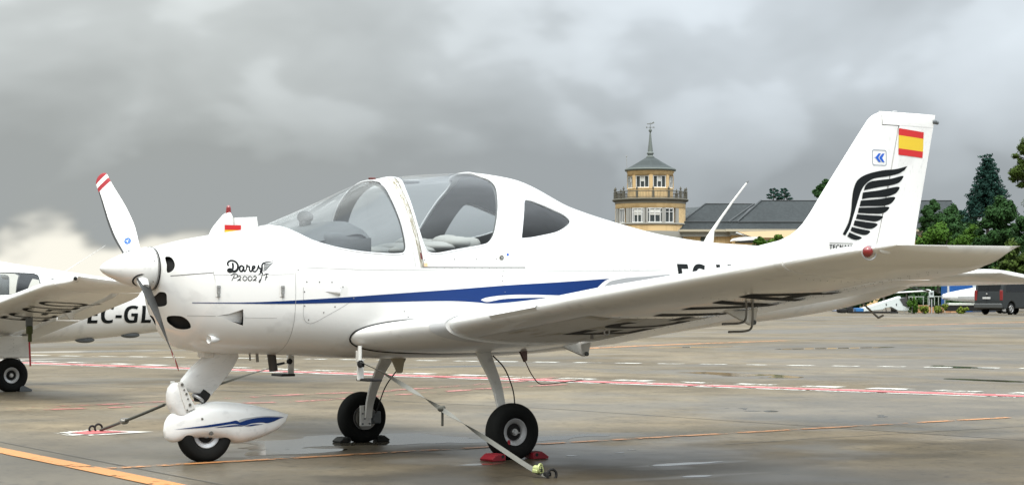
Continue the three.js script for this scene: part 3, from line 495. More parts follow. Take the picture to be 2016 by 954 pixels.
// strip along pts [[x, z], ...] lying on a flank
function onStrip(hull, pts, w, lift, side = 1, per = 0.03) {
  const q = []; for (let i = 0; i + 1 < pts.length; i++) { const l = Math.hypot(pts[i + 1][0] - pts[i][0], pts[i + 1][1] - pts[i][1]), n = Math.max(1, Math.ceil(l / per)); for (let k = 0; k < n; k++) q.push([mix(pts[i][0], pts[i + 1][0], k / n), mix(pts[i][1], pts[i + 1][1], k / n)]); } q.push(pts[pts.length - 1]);
  return grid(q.length - 1, 2, (u, v, i, j) => { const a = q[Math.max(0, i - 1)], b = q[Math.min(q.length - 1, i + 1)], l = Math.hypot(b[0] - a[0], b[1] - a[1]) || 1, W = typeof w === 'function' ? w(i / (q.length - 1)) : w; const o = (j / 2 - 0.5) * W; return hull.on(q[i][0] - (b[1] - a[1]) / l * o, q[i][1] + (b[0] - a[0]) / l * o, lift + (j === 1 ? lift * 0.3 : 0), side); }, { flip: side > 0 });
}
const band = (hull, top, bot, n, lift, side = 1) => grid(n, 4, (u, v) => { const a = lerpPts(top, u), b = lerpPts(bot, u); return hull.on(mix(a[0], b[0], v), mix(a[1], b[1], v), lift, side); }, { flip: side < 0 });
function lerpPts(p, u) { const x = u * (p.length - 1), i = Math.min(p.length - 2, Math.floor(x)), t = x - i; return [mix(p[i][0], p[i + 1][0], t), mix(p[i][1], p[i + 1][1], t)]; }
// flat print: a shape in two coordinates, cut fine and laid on a surface
function laid(shapes, map, max = 0.03) {
  const t = new TessellateModifier(max, 6), g = merge(shapes.map((s) => t.modify(new THREE.ShapeGeometry(s, 10).toNonIndexed())));
  const p = g.attributes.position; for (let i = 0; i < p.count; i++) { const q = map(p.getX(i), p.getY(i)); p.setXYZ(i, q.x, q.y, q.z); }
  let w = mergeVertices(g, 1e-5); w.computeVertexNormals(); return w;
}
const fonts = new FontLoader();
const sansBold = await fonts.loadAsync('fonts/droid/droid_sans_bold.typeface.json'), sansReg = await fonts.loadAsync('fonts/droid/droid_sans_regular.typeface.json');
function word(text, font, x, y, size, sx = 1, slant = 0) {                // text as shapes with its lower left corner at x, y
  return font.generateShapes(text, size).map((s) => { const f = (p) => new THREE.Vector2(x + p.x * sx + p.y * slant, y + p.y), pts = s.extractPoints(6), o = new THREE.Shape(pts.shape.map(f)); o.holes = pts.holes.map((h) => new THREE.Path(h.map(f))); return o; });
}
function brush(pts, w0, w1 = w0, per = 5) {                              // pen stroke as an outline
  const c = spline(pts, per), l = [], r = [], n = c.length; c.forEach((p, i) => { const a = c[Math.max(0, i - 1)], b = c[Math.min(n - 1, i + 1)], d = Math.hypot(b[0] - a[0], b[1] - a[1]) || 1, w = mix(w0, w1, i / (n - 1)) / 2; l.push([p[0] - (b[1] - a[1]) / d * w, p[1] + (b[0] - a[0]) / d * w]); r.push([p[0] + (b[1] - a[1]) / d * w, p[1] - (b[0] - a[0]) / d * w]); });
  return shapeOf(l.concat(r.reverse()));
}

// ---------------------------------------------------------------- the white two-seat aircraft
const plane = thing('light_aircraft', 'white two seat light aircraft with blue flank stripe and black wing emblem on its fin', 'aircraft');
const bothSides = (f) => [1, -1].map(f);
// cutters
const WS = spline([[1.083, 1.446], [1.119, 1.409], [1.197, 1.348], [1.306, 1.308], [1.459, 1.278], [1.605, 1.265], [1.735, 1.262], [1.782, 1.272], [1.796, 1.30], [1.798, 1.373], [1.795, 1.453], [1.79, 1.534], [1.79, 1.622], [1.805, 1.713]], 5).concat([[1.815, 1.75], [1.815, 2.1], [0.9, 2.1], [0.9, 1.446]]);
const CN = spline([[1.95, 1.75], [1.912, 1.679], [1.897, 1.585], [1.896, 1.487], [1.906, 1.391], [1.92, 1.327], [1.938, 1.285], [1.962, 1.271], [2.008, 1.268], [2.155, 1.292], [2.327, 1.32], [2.398, 1.34], [2.444, 1.387], [2.483, 1.466], [2.526, 1.566], [2.56, 1.651], [2.588, 1.725], [2.583, 1.762], [2.545, 1.785]], 5).concat([[2.53, 1.8], [2.53, 2.1], [1.95, 2.1]]);
const RW = spline([[2.76, 1.628], [2.80, 1.632], [2.90, 1.605], [2.994, 1.573], [3.095, 1.535], [3.125, 1.50], [3.089, 1.47], [2.974, 1.423], [2.834, 1.394], [2.70, 1.374], [2.655, 1.376], [2.664, 1.42], [2.69, 1.49], [2.725, 1.57]], 5, true);
const cutters = [prism(WS, 2), prism(CN, 2), prism(RW, 2)];
const fus = part('fuselage', csg(HULL.skin(1.0615, 6.6, 170, 96, 0, { cap1: true }), cutters, HOLLOW_SUBTRACTION), M.paint, plane);
part('cabin_lining', csg(HULL.skin(1.12, 3.5, 60, 72, 0.03, { cap0: true, cap1: true }), cutters, HOLLOW_SUBTRACTION), M.lining, plane);
const thin = HULL.skin(1.0, 3.4, 90, 96, 0.006);
const glassOf = (c) => csg(thin, [c], HOLLOW_INTERSECTION);
part('windscreen', glassOf(cutters[0]), M.glass, plane); part('canopy_glass', glassOf(cutters[1]), M.glass, plane);
for (const s of [1, -1]) part('rear_window', csg(thin, [prism(RW, 1.2, s > 0 ? 0 : -1.2)], HOLLOW_INTERSECTION), M.glass, plane);
const over = (pts, xTop) => {                                            // closed line: up the port edge, over the roof at xTop, down the starboard edge
  const z0 = HULL.sec(xTop)[0], up = pts.map((p) => HULL.on(p[0], p[1], -0.004, 1)), dn = pts.map((p) => HULL.on(p[0], p[1], -0.004, -1)).reverse(), y0 = up[up.length - 1].z, top = [];
  for (let i = 1; i < 12; i++) { const y = mix(y0, -y0, i / 12); let lo = pts[pts.length - 1][1] - 0.02, hi = z0; for (let k = 0; k < 24; k++) { const m = (lo + hi) / 2; if (HULL.hy(xTop, m) > Math.abs(y)) lo = m; else hi = m; } top.push(P(xTop, y, lo - 0.003)); }
  return up.concat(top, dn);
};
const sealTube = (q, r, closed = false) => new THREE.TubeGeometry(new THREE.CatmullRomCurve3(q, closed, 'centripetal'), q.length * 2, r, 6, closed);
part('window_seal', sealTube(over(WS.slice(2, -4), 1.815), 0.007), M.tape, plane);
{ const c = CN.slice(0, -3), k = c.reduce((b, p, i) => (p[1] < c[b][1] ? i : b), 0); part('window_seal', sealTube(over(c.slice(k), 2.532), 0.008), M.tape, plane); part('window_seal', sealTube(over(c.slice(0, k + 1).reverse(), 1.95), 0.007), M.tape, plane); }
for (const s of [1, -1]) part('window_seal', sealTube(RW.map((p) => HULL.on(p[0], p[1], -0.004, s)), 0.007, true), M.tape, plane);
// canopy hoop edge: weathered sealing strip and gap
const hoop = [[1.93, 1.762], [1.905, 1.735], [1.876, 1.685], [1.866, 1.601], [1.867, 1.503], [1.874, 1.39], [1.886, 1.279], [1.896, 1.182]];
const hoopS = spline(hoop, 5);
const peel = noiseTex(256, (u, v) => { const a = vfbm(u * 1, v, 30, 4, 77), b = vfbm(u, v, 9, 3, 78); const k = sm(a + 0.3 * b, 0.58, 0.72); return [mix(0.86, 0.50, k), mix(0.86, 0.47, k), mix(0.84, 0.38, k)]; }, true);
const peelMat = std([0.8, 0.8, 0.8], 0.8, { map: peel });
for (const s of [1, -1]) part('canopy_frame', onStrip(HULL, spline(hoop.map((p) => [p[0] - 0.045, p[1]]), 5).slice(4), 0.004, 0.002, s), M.faint, fus);
for (const s of [1, -1]) part('sealing_strip', onStrip(HULL, hoopS.slice(3), (u) => 0.046 * (1 - 0.55 * u), 0.0025, s), peelMat, fus);
for (const s of [1, -1]) part('panel_seam', onStrip(HULL, hoopS.map((p) => [p[0] + 0.012, p[1]]), 0.005, 0.003, s), M.seam, fus);
for (const s of [1, -1]) part('panel_seam', onStrip(HULL, [[1.898, 1.183], [2.25, 1.184], [2.66, 1.187]], 0.006, 0.003, s), M.seam, fus);
for (const s of [1, -1]) part('panel_seam', onStrip(HULL, [[1.08, 1.178], [1.446, 1.166], [2.6, 1.163], [3.9, 1.18]], 0.0035, 0.001, s), M.faint, fus);
for (const s of [1, -1]) part('panel_seam', onStrip(HULL, [[2.492, 1.18], [2.492, 1.0]], 0.003, 0.001, s), M.faint, fus);
for (const s of [1, -1]) part('panel_seam', onStrip(HULL, spline([[1.108, 1.057], [1.11, 0.95], [1.114, 0.889], [1.131, 0.852], [1.168, 0.839], [1.27, 0.89], [1.378, 0.95], [1.42, 0.978]], 4), 0.003, 0.001, s), M.faint, fus);
part('red_tab', onStrip(HULL, [[1.889, 1.272], [1.895, 1.232]], 0.010, 0.005), std([0.12, 0.01, 0.012], 0.4), fus);
part('placard', onStrip(HULL, [[1.897, 1.198], [1.935, 1.198]], 0.022, 0.002), std([0.75, 0.48, 0.28], 0.6), fus);
{ const k = HULL.on(2.48, 1.248, 0.004), l = part('canopy_lock', new THREE.TorusGeometry(0.013, 0.004, 8, 18).translate(k.x, k.y, k.z), M.steel, fus); part('lock_barrel', new THREE.CylinderGeometry(0.008, 0.008, 0.012, 12).rotateX(Math.PI / 2).translate(k.x, k.y, k.z), M.metal, l); const q = HULL.on(2.53, 1.268, 0.002); part('blue_mark', ball(0.009, q.x, q.y, q.z, 1, 1, 0.2), M.logoBlue, fus); }
const screwsAt = [[1.917, 1.228], [2.131, 1.234], [2.292, 1.236], [2.441, 1.239], [1.13, 1.09], [1.21, 1.089], [1.29, 1.088], [1.36, 1.06], [1.115, 1.03], [1.118, 0.945], [1.15, 0.862], [1.24, 0.905], [1.31, 0.94], [1.43, 0.99], [1.08, 1.16], [2.48, 1.13], [2.48, 1.10], [2.483, 1.07], [1.77, 0.91], [1.80, 0.875]];
part('screws', merge(screwsAt.flatMap(([x, z]) => bothSides((s) => { const k = HULL.on(x, z, 0.001, s); return ball(0.0045, k.x, k.y, k.z, 1, 1, 0.5, 8); }))), M.seam, fus, 'stuff');
{ const rv = []; for (let x = 1.12; x < 3.6; x += 0.055) rv.push([x, 1.19 - 0.01 * sm(x, 1, 2)]); for (let z = 0.85; z < 1.15; z += 0.045) rv.push([2.5, z]);
  part('rivets', merge(rv.map(([x, z]) => { const k = HULL.on(x, z, 0.0008); return ball(0.0028, k.x, k.y, k.z, 1, 1, 0.4, 6); })), M.faint, fus, 'stuff'); }
// blue stripe, grey flash, registration
const ST_T = spline([[0.45, 0.9665], [0.74, 0.966], [0.991, 0.975], [1.312, 0.993], [1.784, 1.024], [2.144, 1.047], [2.523, 1.073], [2.931, 1.094], [3.42, 1.122]], 6), ST_B = spline([[0.45, 0.9625], [0.74, 0.959], [0.991, 0.957], [1.312, 0.962], [1.784, 0.970], [2.0, 0.973], [2.144, 0.972], [2.293, 0.964], [2.40, 0.957], [2.80, 0.99], [3.27, 1.05]], 6);
const yAt = (p, x) => { let i = 0; while (i < p.length - 2 && p[i + 1][0] < x) i++; return mix(p[i][1], p[i + 1][1], (x - p[i][0]) / (p[i + 1][0] - p[i][0])); };
const upTo = (p, x) => p.filter((q) => q[0] < x).concat([[x, yAt(p, x)]]), from = (p, x) => [[x, yAt(p, x)]].concat(p.filter((q) => q[0] > x));
for (const s of [1, -1]) part('blue_stripe', band(HULL, from(ST_T, 1.0615), from(ST_B, 1.0615), 90, 0.0015, s), M.blue, fus);
for (const s of [1, -1]) part('white_flash', band(HULL, spline([[2.318, 0.981], [2.345, 0.991], [2.43, 1.004], [2.56, 1.0115], [2.72, 1.0125], [2.95, 1.008]], 5), spline([[2.318, 0.979], [2.355, 0.968], [2.42, 0.976], [2.485, 0.986], [2.64, 0.9925], [2.95, 0.996]], 5), 24, 0.003, s), M.paint, fus);
for (const s of [1, -1]) part('white_flash', band(HULL, spline([[3.26, 1.05], [3.30, 1.079], [3.345, 1.106], [3.40, 1.122], [3.50, 1.131]], 4), spline([[3.30, 1.045], [3.34, 1.072], [3.385, 1.098], [3.44, 1.110], [3.54, 1.124]], 4), 16, 0.003, s), M.paint, fus);
for (const s of [1, -1]) part('grey_flash', band(HULL, spline([[3.34, 1.072], [3.39, 1.101], [3.475, 1.119], [3.73, 1.136], [3.97, 1.153]], 5), spline([[3.33, 1.05], [3.45, 1.045], [3.6, 1.05], [3.8, 1.08], [3.97, 1.145]], 5), 30, 0.0018, s), M.grey, fus);
part('registration', laid(word('EC-LVA', sansBold, 4.035, 1.045, 0.182, 1.02), (x, y) => HULL.on(x, y, 0.002)), M.ink, fus);

// ---- cowling: separate skin before a narrow joint, with its openings
const INL = [[[0.352, 1.237], [0.366, 1.236], [0.374, 1.215], [0.374, 1.18], [0.364, 1.152], [0.352, 1.142], [0.350, 1.19]], [[0.343, 1.028], [0.353, 1.024], [0.362, 0.985], [0.366, 0.948], [0.358, 0.94], [0.346, 0.965], [0.342, 1.0]], [[0.386, 0.884], [0.412, 0.886], [0.44, 0.868], [0.462, 0.838], [0.468, 0.815], [0.45, 0.806], [0.425, 0.811], [0.402, 0.836], [0.39, 0.86]]];
const NACA = [[0.588, 0.886], [0.66, 0.898], [0.737, 0.925], [0.748, 0.828], [0.68, 0.853], [0.63, 0.872]], NACA2 = [[1.248, 1.033], [1.30, 1.038], [1.338, 1.051], [1.338, 1.009], [1.30, 1.022]];
const cowl = part('cowling', csg(HULL.skin(0.335, 1.0585, 60, 96, 0, { cap0: true }), [...INL.map((p) => prism(spline(p, 5, true), 2)), prism(NACA, 2)], HOLLOW_SUBTRACTION), M.paint, plane);
part('engine_bay', HULL.skin(0.345, 1.06, 30, 48, 0.045, { cap0: true, cap1: true }), M.black, cowl);
part('joint_filler', HULL.skin(1.05, 1.075, 2, 96, 0.0025), M.faint, cowl);
for (const s of [1, -1]) part('air_duct', grid(10, 4, (u, v) => { const X = mix(0.59, 0.746, u), za = mix(0.886, 0.926, u * u), zb = mix(0.880, 0.828, u); return HULL.on(X, mix(zb, za, v), -0.034 * u * u - 0.001, s); }, { flip: s < 0 }), M.paint, cowl);
for (const s of [1, -1]) part('air_scoop', grid(8, 10, (u, v) => { const X = mix(1.25, 1.337, u), w = mix(0.002, 0.022, u), a = v * Math.PI; const k = HULL.on(X, 1.033 - 0.004 * u + Math.cos(a) * w, Math.sin(a) * w * 0.8 + 0.0005, s); return k; }, { flip: s > 0 }), M.paint, fus);
for (const s of [1, -1]) part('scoop_mouth', laid([shapeOf(spline([[1.3375, 1.052], [1.3385, 1.03], [1.3375, 1.008]], 3).concat([[1.342, 1.008], [1.342, 1.052]]))], (x, y) => HULL.on(x, y, 0.002, s)), M.dimInk, fus);
{ const k = HULL.on(0.583, 0.758, 0.018); part('breather_scoop', new THREE.LatheGeometry([[0.0, 0.10], [0.012, 0.075], [0.024, 0.03], [0.027, 0.0], [0.021, 0.0], [0.014, 0.03], [0, 0.035]].map((p) => new THREE.Vector2(...p)), 20).rotateZ(-Math.PI / 2).rotateY(0.2).translate(k.x - 0.01, k.y, k.z), M.paint, cowl); }
for (const s of [1, -1]) part('panel_seam', onStrip(HULL, [[0.36, 1.123], [0.45, 1.133], [0.562, 1.142]], 0.005, 0.0015, s), M.seam, cowl);
for (const s of [1, -1]) part('panel_seam', onStrip(HULL, [[0.562, 1.142], [0.57, 1.085], [1.05, 1.088]].slice(0, 2), 0.003, 0.0012, s), M.faint, cowl);
for (const s of [1, -1]) part('panel_seam', onStrip(HULL, [[0.56, 1.128], [0.8, 1.131], [1.055, 1.135]], 0.003, 0.0012, s), M.faint, cowl);
for (const s of [1, -1]) part('panel_seam', onStrip(HULL, spline([[0.60, 1.31], [0.572, 1.26], [0.562, 1.18], [0.56, 1.128]], 4), 0.0035, 0.0012, s), M.faint, cowl);
for (const s of [1, -1]) part('panel_seam', onStrip(HULL, [[0.44, 0.888], [0.58, 0.886]], 0.003, 0.0012, s), M.faint, cowl);
for (const s of [1, -1]) part('panel_seam', onStrip(HULL, [[0.75, 0.875], [0.95, 0.872]], 0.002, 0.0012, s), M.faint, cowl);
for (const x of [0.588, 0.977]) for (const s of [1, -1]) {
  const l = part('latch_plate', onStrip(HULL, [[x - 0.003, 1.12], [x - 0.003, 1.0]], 0.032, 0.002, s), M.paint, cowl), k = HULL.on(x, 1.036, 0.006, s);
  part('latch', merge([box(0.020, 0.05, 0.010, k.x, k.y + 0.006, k.z, 0.003), box(0.015, 0.03, 0.013, k.x, k.y - 0.024, k.z, 0.004), box(0.022, 0.006, 0.013, k.x, k.y + 0.02, k.z, 0.002)]), std([0.30, 0.30, 0.29], 0.4, { metalness: 0.5 }), l);
}
for (const s of [1, -1]) part('blue_stripe', band(HULL, upTo(ST_T, 1.0585), upTo(ST_B, 1.0585), 60, 0.0015, s), M.blue, cowl);
{ // hand lettering on the cowl side, in the units of its own box (x 0..1 from D to wing tip, y up)
  const ox = 0.642, oz = 1.146, k = 0.298, m = (pts) => pts.map(([x, y]) => [ox + x * k, oz + y * k]), S = (pts, a, b) => brush(m(pts), a * k * 1.6, (b ?? a) * k * 1.6);
  const ink = [S([[0.03, 0.03], [0.06, 0.02], [0.09, 0.03], [0.06, 0.055], [0.02, 0.03], [0.05, 0.01], [0.09, 0.02]], 0.035), S([[0.13, 0.185], [0.125, 0.1], [0.085, 0.02], [0.03, 0.02]], 0.028, 0.02), S([[0.035, 0.12], [0.03, 0.17], [0.08, 0.22], [0.15, 0.225], [0.215, 0.18], [0.225, 0.10], [0.19, 0.035], [0.14, 0.01], [0.09, 0.02]], 0.022, 0.03),
    S([[0.33, 0.115], [0.29, 0.125], [0.255, 0.08], [0.26, 0.025], [0.29, 0.015], [0.325, 0.06], [0.34, 0.12]], 0.022), S([[0.34, 0.12], [0.335, 0.04], [0.35, 0.015], [0.385, 0.05]], 0.024, 0.014), S([[0.385, 0.05], [0.415, 0.15], [0.42, 0.11], [0.455, 0.115], [0.45, 0.04], [0.47, 0.015], [0.505, 0.04]], 0.016, 0.02),
    S([[0.505, 0.05], [0.545, 0.075], [0.57, 0.115], [0.535, 0.12], [0.51, 0.07], [0.525, 0.02], [0.565, 0.012], [0.61, 0.05]], 0.022, 0.016), S([[0.61, 0.05], [0.655, 0.14], [0.645, 0.10], [0.685, 0.06], [0.695, 0.02], [0.66, 0.01]], 0.016, 0.026)];
  // little wing with swept feathers
  ink.push(S([[0.695, 0.02], [0.715, 0.10], [0.735, 0.165], [0.80, 0.195], [0.90, 0.21], [0.985, 0.23]], 0.03, 0.004));
  for (let i = 0; i < 6; i++) { const y = 0.165 - i * 0.027, x = 0.765 - i * 0.006, l = 0.205 - i * 0.026; ink.push(S([[x, y - 0.002], [x + l * 0.4, y + 0.004], [x + l * 0.8, y + 0.016], [x + l, y + 0.032]], 0.0085, 0.004)); }
  part('name_lettering', laid(ink, (x, y) => HULL.on(x, y, 0.002), 0.05), M.ink, cowl);
  const q = (x, pts) => S(pts.map((p) => [0.06 + x + p[0], -0.18 + p[1] * 1.15]), 0.0105, 0.0085), O = (x) => q(x, [[0.06, 0.085], [0.02, 0.075], [0.01, 0.03], [0.035, 0.01], [0.075, 0.02], [0.09, 0.065], [0.06, 0.085]]), T = (x) => q(x, [[0.01, 0.075], [0.05, 0.088], [0.075, 0.07], [0.05, 0.035], [0.0, 0.01], [0.03, 0.018], [0.075, 0.012]]);
  part('type_lettering', laid([q(0, [[0.075, 0.10], [0.05, 0.06], [0.015, 0.005]]), q(0, [[0.0, 0.095], [0.06, 0.125], [0.13, 0.115], [0.13, 0.075], [0.085, 0.055], [0.055, 0.06]]), T(0.13), O(0.235), O(0.34), T(0.445), q(0.57, [[0.0, 0.11], [0.04, 0.14], [0.085, 0.145], [0.065, 0.09], [0.035, 0.02], [0.01, -0.02], [0.0, 0.0], [0.05, 0.045]]), q(0.67, [[0.0, 0.10], [0.05, 0.125], [0.11, 0.13]]), q(0.67, [[0.07, 0.128], [0.055, 0.07], [0.025, 0.01]]), q(0.67, [[0.03, 0.065], [0.085, 0.075]])], (x, y) => HULL.on(x, y, 0.002), 0.05), M.ink, cowl);
}

// ---- spinner and propeller
const spin = part('spinner', new THREE.LatheGeometry([[0.0, 0], [0.012, 0.004], [0.03, 0.022], [0.06, 0.075], [0.092, 0.15], [0.116, 0.22], [0.129, 0.28], [0.132, 0.322], [0.10, 0.322], [0, 0.322]].map((p) => new THREE.Vector2(...p)), 56).rotateZ(-Math.PI / 2).translate(0.002, 1.167, 0), M.paint, plane);
part('spinner_gap', new THREE.CylinderGeometry(0.127, 0.127, 0.016, 48).rotateZ(Math.PI / 2).translate(0.331, 1.167, 0), M.black, spin);
part('spinner_ring', new THREE.TorusGeometry(0.1315, 0.003, 6, 56).rotateY(Math.PI / 2).translate(0.320, 1.167, 0), M.seam, spin);
part('screws', merge([0.2, 1.2, 2.2, 3.2, 4.2, 5.2].map((a) => ball(0.004, 0.295, 1.167 + 0.131 * Math.cos(a), 0.131 * Math.sin(a), 1, 1, 1, 8))), M.steel, spin, 'stuff');
for (const dir of [1, -1]) {
  const th = 0.817, u = V(0, dir * Math.cos(th), -dir * Math.sin(th)), m = V(0, -dir * Math.sin(th), -dir * Math.cos(th)), hub = V(0.235, 1.172, 0), A = V(-1, 0, 0);
  const chord = (r) => r > 0.80 ? 0.102 * Math.sqrt(Math.max(0.0, 1 - ((r - 0.80) / 0.05) ** 2)) * 0.98 + 0.002 : mix(mix(0.105, 0.150, sm(r, 0.10, 0.36)), 0.105, sm(r, 0.42, 0.80)), beta = (r) => Math.atan2(0.46, r + 0.10);
  const bl = (r, c, up) => { const C = chord(r), b = beta(r), cd = m.clone().multiplyScalar(Math.cos(b)).addScaledVector(A, Math.sin(b)), nd = A.clone().multiplyScalar(Math.cos(b)).addScaledVector(m, -Math.sin(b)), t = mix(0.16, 0.085, sm(r, 0.1, 0.6)) * 0.5 * C * Math.sqrt(Math.max(0, 1 - (2 * c - 1) ** 2)) * up; return hub.clone().addScaledVector(u, r).addScaledVector(cd, (0.42 - c) * C).addScaledVector(nd, t); };
  const face = (r0, r1, c0, c1, up, n = 18) => grid(n, 12, (a, b) => bl(mix(r0, r1, a), mix(c0, c1, b), up), { flip: up * 1 > 0 });
  const bd = part('propeller_blade', face(0.10, 0.735, 0.1, 1, 1), M.paint, plane);
  part('blade_back', face(0.10, 0.849, 0, 1, -1, 30), std([0.03, 0.031, 0.03], 0.5), bd);
  part('leading_edge', face(0.10, 0.735, 0, 0.1, 1), std([0.03, 0.03, 0.03], 0.4), bd);
  part('white_band', face(0.772, 0.808, 0, 1, 1, 5), M.paint, bd);
  part('red_band', face(0.735, 0.772, 0, 1, 1, 5), M.red, bd); part('red_tip', face(0.808, 0.849, 0, 1, 1, 14), M.red, bd);
  if (dir > 0) {
    const at2 = (x, y) => { const r = 0.225 + y, C = chord(r); return bl(r, 0.52 + x / C, 1).addScaledVector(A, 0.002).addScaledVector(m, -0.0006); };
    const ov = []; for (let i = 0; i < 28; i++) { const t = i / 28 * 6.2832; ov.push([0.022 * Math.cos(t) , 0.026 * Math.sin(t)]); }
    const lg = part('maker_mark', laid([shapeOf(ov)], at2, 0.01), M.logoBlue, bd);
    part('mark_blades', laid([0.4, 2.5, 4.6].map((a) => shapeOf([[0.002 * Math.sin(a), -0.002 * Math.cos(a)], [0.016 * Math.cos(a), 0.018 * Math.sin(a)], [-0.003 * Math.sin(a), 0.003 * Math.cos(a)]])), (x, y) => at2(x, y).addScaledVector(A, 0.0015), 0.01), M.paint, lg);
    part('blade_label', laid([shapeOf([[0.018, -0.035], [0.027, -0.035], [0.027, -0.002], [0.018, -0.002]])], at2, 0.02), M.tape, bd);
  }
  const cuff = hub.clone().addScaledVector(u, 0.118), cu = part('blade_cuff', (() => { const g = new THREE.CylinderGeometry(0.026, 0.044, 0.10, 20); g.scale(1.1, 1, 0.9); g.applyQuaternion(new THREE.Quaternion().setFromUnitVectors(V(0, 1, 0), u)); g.translate(cuff.x, cuff.y, cuff.z); return g; })(), M.paint, bd);
  const rg = new THREE.TorusGeometry(0.046, 0.005, 6, 28); rg.rotateX(Math.PI / 2); rg.scale(1.2, 1, 1); rg.applyQuaternion(new THREE.Quaternion().setFromUnitVectors(V(0, 1, 0), u)); const rc = hub.clone().addScaledVector(u, 0.106); rg.translate(rc.x, rc.y, rc.z); part('cuff_seal', rg, M.black, bd);
}

// ---- wings
const yt = (c, t) => 5 * t * (0.2969 * Math.sqrt(c) - 0.126 * c - 0.3516 * c * c + 0.2843 * c ** 3 - 0.1036 * c ** 4), camber = (c) => 0.022 * (c < 0.4 ? (0.8 * c - c * c) / 0.16 : (0.2 + 0.8 * c - c * c) / 0.36);
const knots = (xs, ys) => { const m = xs.map((x, i) => (i === 0 ? (ys[1] - ys[0]) / (xs[1] - xs[0]) : i === xs.length - 1 ? (ys[i] - ys[i - 1]) / (xs[i] - xs[i - 1]) : (ys[i + 1] - ys[i - 1]) / (xs[i + 1] - xs[i - 1]))); return (x) => { if (x <= xs[0]) return ys[0] + m[0] * (x - xs[0]); if (x >= xs[xs.length - 1]) return ys[xs.length - 1] + m[xs.length - 1] * (x - xs[xs.length - 1]); let i = 0; while (x > xs[i + 1]) i++; const h = xs[i + 1] - xs[i], t = (x - xs[i]) / h; return (2 * t ** 3 - 3 * t * t + 1) * ys[i] + (t ** 3 - 2 * t * t + t) * h * m[i] + (3 * t * t - 2 * t ** 3) * ys[i + 1] + (t ** 3 - t * t) * h * m[i + 1]; }; };
const WZL = knots([0.85, 2, 3, 4], [0.837, 0.962, 1.085, 1.203]), WZT = knots([0.85, 2, 3, 4], [0.722, 0.885, 1.0, 1.126]);
const WLE = (y) => y < 2.2 ? 1.9 : mix(1.9, 2.19, (y - 2.2) / 2.1), WTE = (y) => y < 2.0 ? 3.3 : mix(3.3, 3.06, (y - 2.0) / 2.3);
function wingPt(y, c, up, cut = 1) {                                     // c along the chord, up 1 / -1
  let le = WLE(y), te = WTE(y); const ch = te - le, zl = WZL(y), zt = WZT(y), yq = Math.max(0, (y - 0.85) / 3.2), t = up > 0 ? mix(0.113, 0.101, yq) : mix(0.160, 0.125, yq);
  let z = mix(zl, zt, c) + camber(c) * ch * 0.9 + up * yt(Math.max(c, 1e-5), t) * ch, x = mix(le, te, c), yy = y;
  if (y > 4.0) { const k = Math.min(1, (y - 4.0) / 0.33), zu = mix(zl, zt, c) + camber(c) * ch * 0.9 + yt(Math.max(c, 1e-5), 0.101) * ch, ridge = mix(zl - 0.006, zt + 0.072, c); const f = 1 - Math.sqrt(Math.max(0, 1 - k ** 2.4)); const top = mix(zu, ridge + 0.01, sm(k, 0, 1)); z = up > 0 ? top : mix(z, top - 0.004, f); x += 0.08 * k * k * (1 - c) + 0.05 * k * c * c; }
  return P(x, yy, z);
}
function wingRing(ys, c1, c0 = 0, opt = {}) {                            // loft of sections between chord fractions c0 and c1
  const N = 22; return grid(ys.length - 1, 2 * N + 1, (u, v, i, j) => { const q = j <= N ? 1 - j / N : (j - N - 1) / N, up = j <= N ? 1 : -1, c = c0 + (c1 - c0) * (c0 > 0 ? q : q * q); return wingPt(ys[i], c, up); }, { closed: true, cap0: true, cap1: true, flip: true, uv: (p) => [p.x / 2.2, p.z / 2.2], ...opt });
}
const seq = (a, b, n) => Array.from({ length: n + 1 }, (_, i) => mix(a, b, i / n));
function mirror(g) { g = g.clone(); g.scale(1, 1, -1); const ix = g.index; if (ix) for (let i = 0; i < ix.count; i += 3) { const t = ix.getX(i + 1); ix.setX(i + 1, ix.getX(i + 2)); ix.setX(i + 2, t); } g.computeVertexNormals(); return g; }
const dirtTex = noiseTex(512, (u, v) => { const s = vfbm(u * 1, v, 7, 4, 501), st = vfbm(v, u / 6, 60, 3, 511), f = vfbm(u, v, 40, 4, 521), k = 0.8 * sm(s, 0.45, 0.75) * sm(st, 0.5, 0.72) + 0.15 * sm(f, 0.6, 0.8); return [1 - 0.30 * k, 1 - 0.34 * k, 1 - 0.42 * k]; }, true);
const dirtySkin = phys([0.70, 0.70, 0.685], 0.5, { map: dirtTex, specularIntensity: 0.7 });
const creased = (g, a = 0.6) => toCreasedNormals(clean(g), a);
const tipYs = [3.70, 3.8, 3.9, 4.0, ...seq(4.03, 4.33, 18)];
const mainW = [wingRing(seq(0.855, 3.69, 24), 0.745), wingRing(tipYs, 1)], flapG = wingRing(seq(0.62, 2.10, 8), 1, 0.757), ailG = wingRing(seq(2.115, 3.685, 8), 1, 0.757);
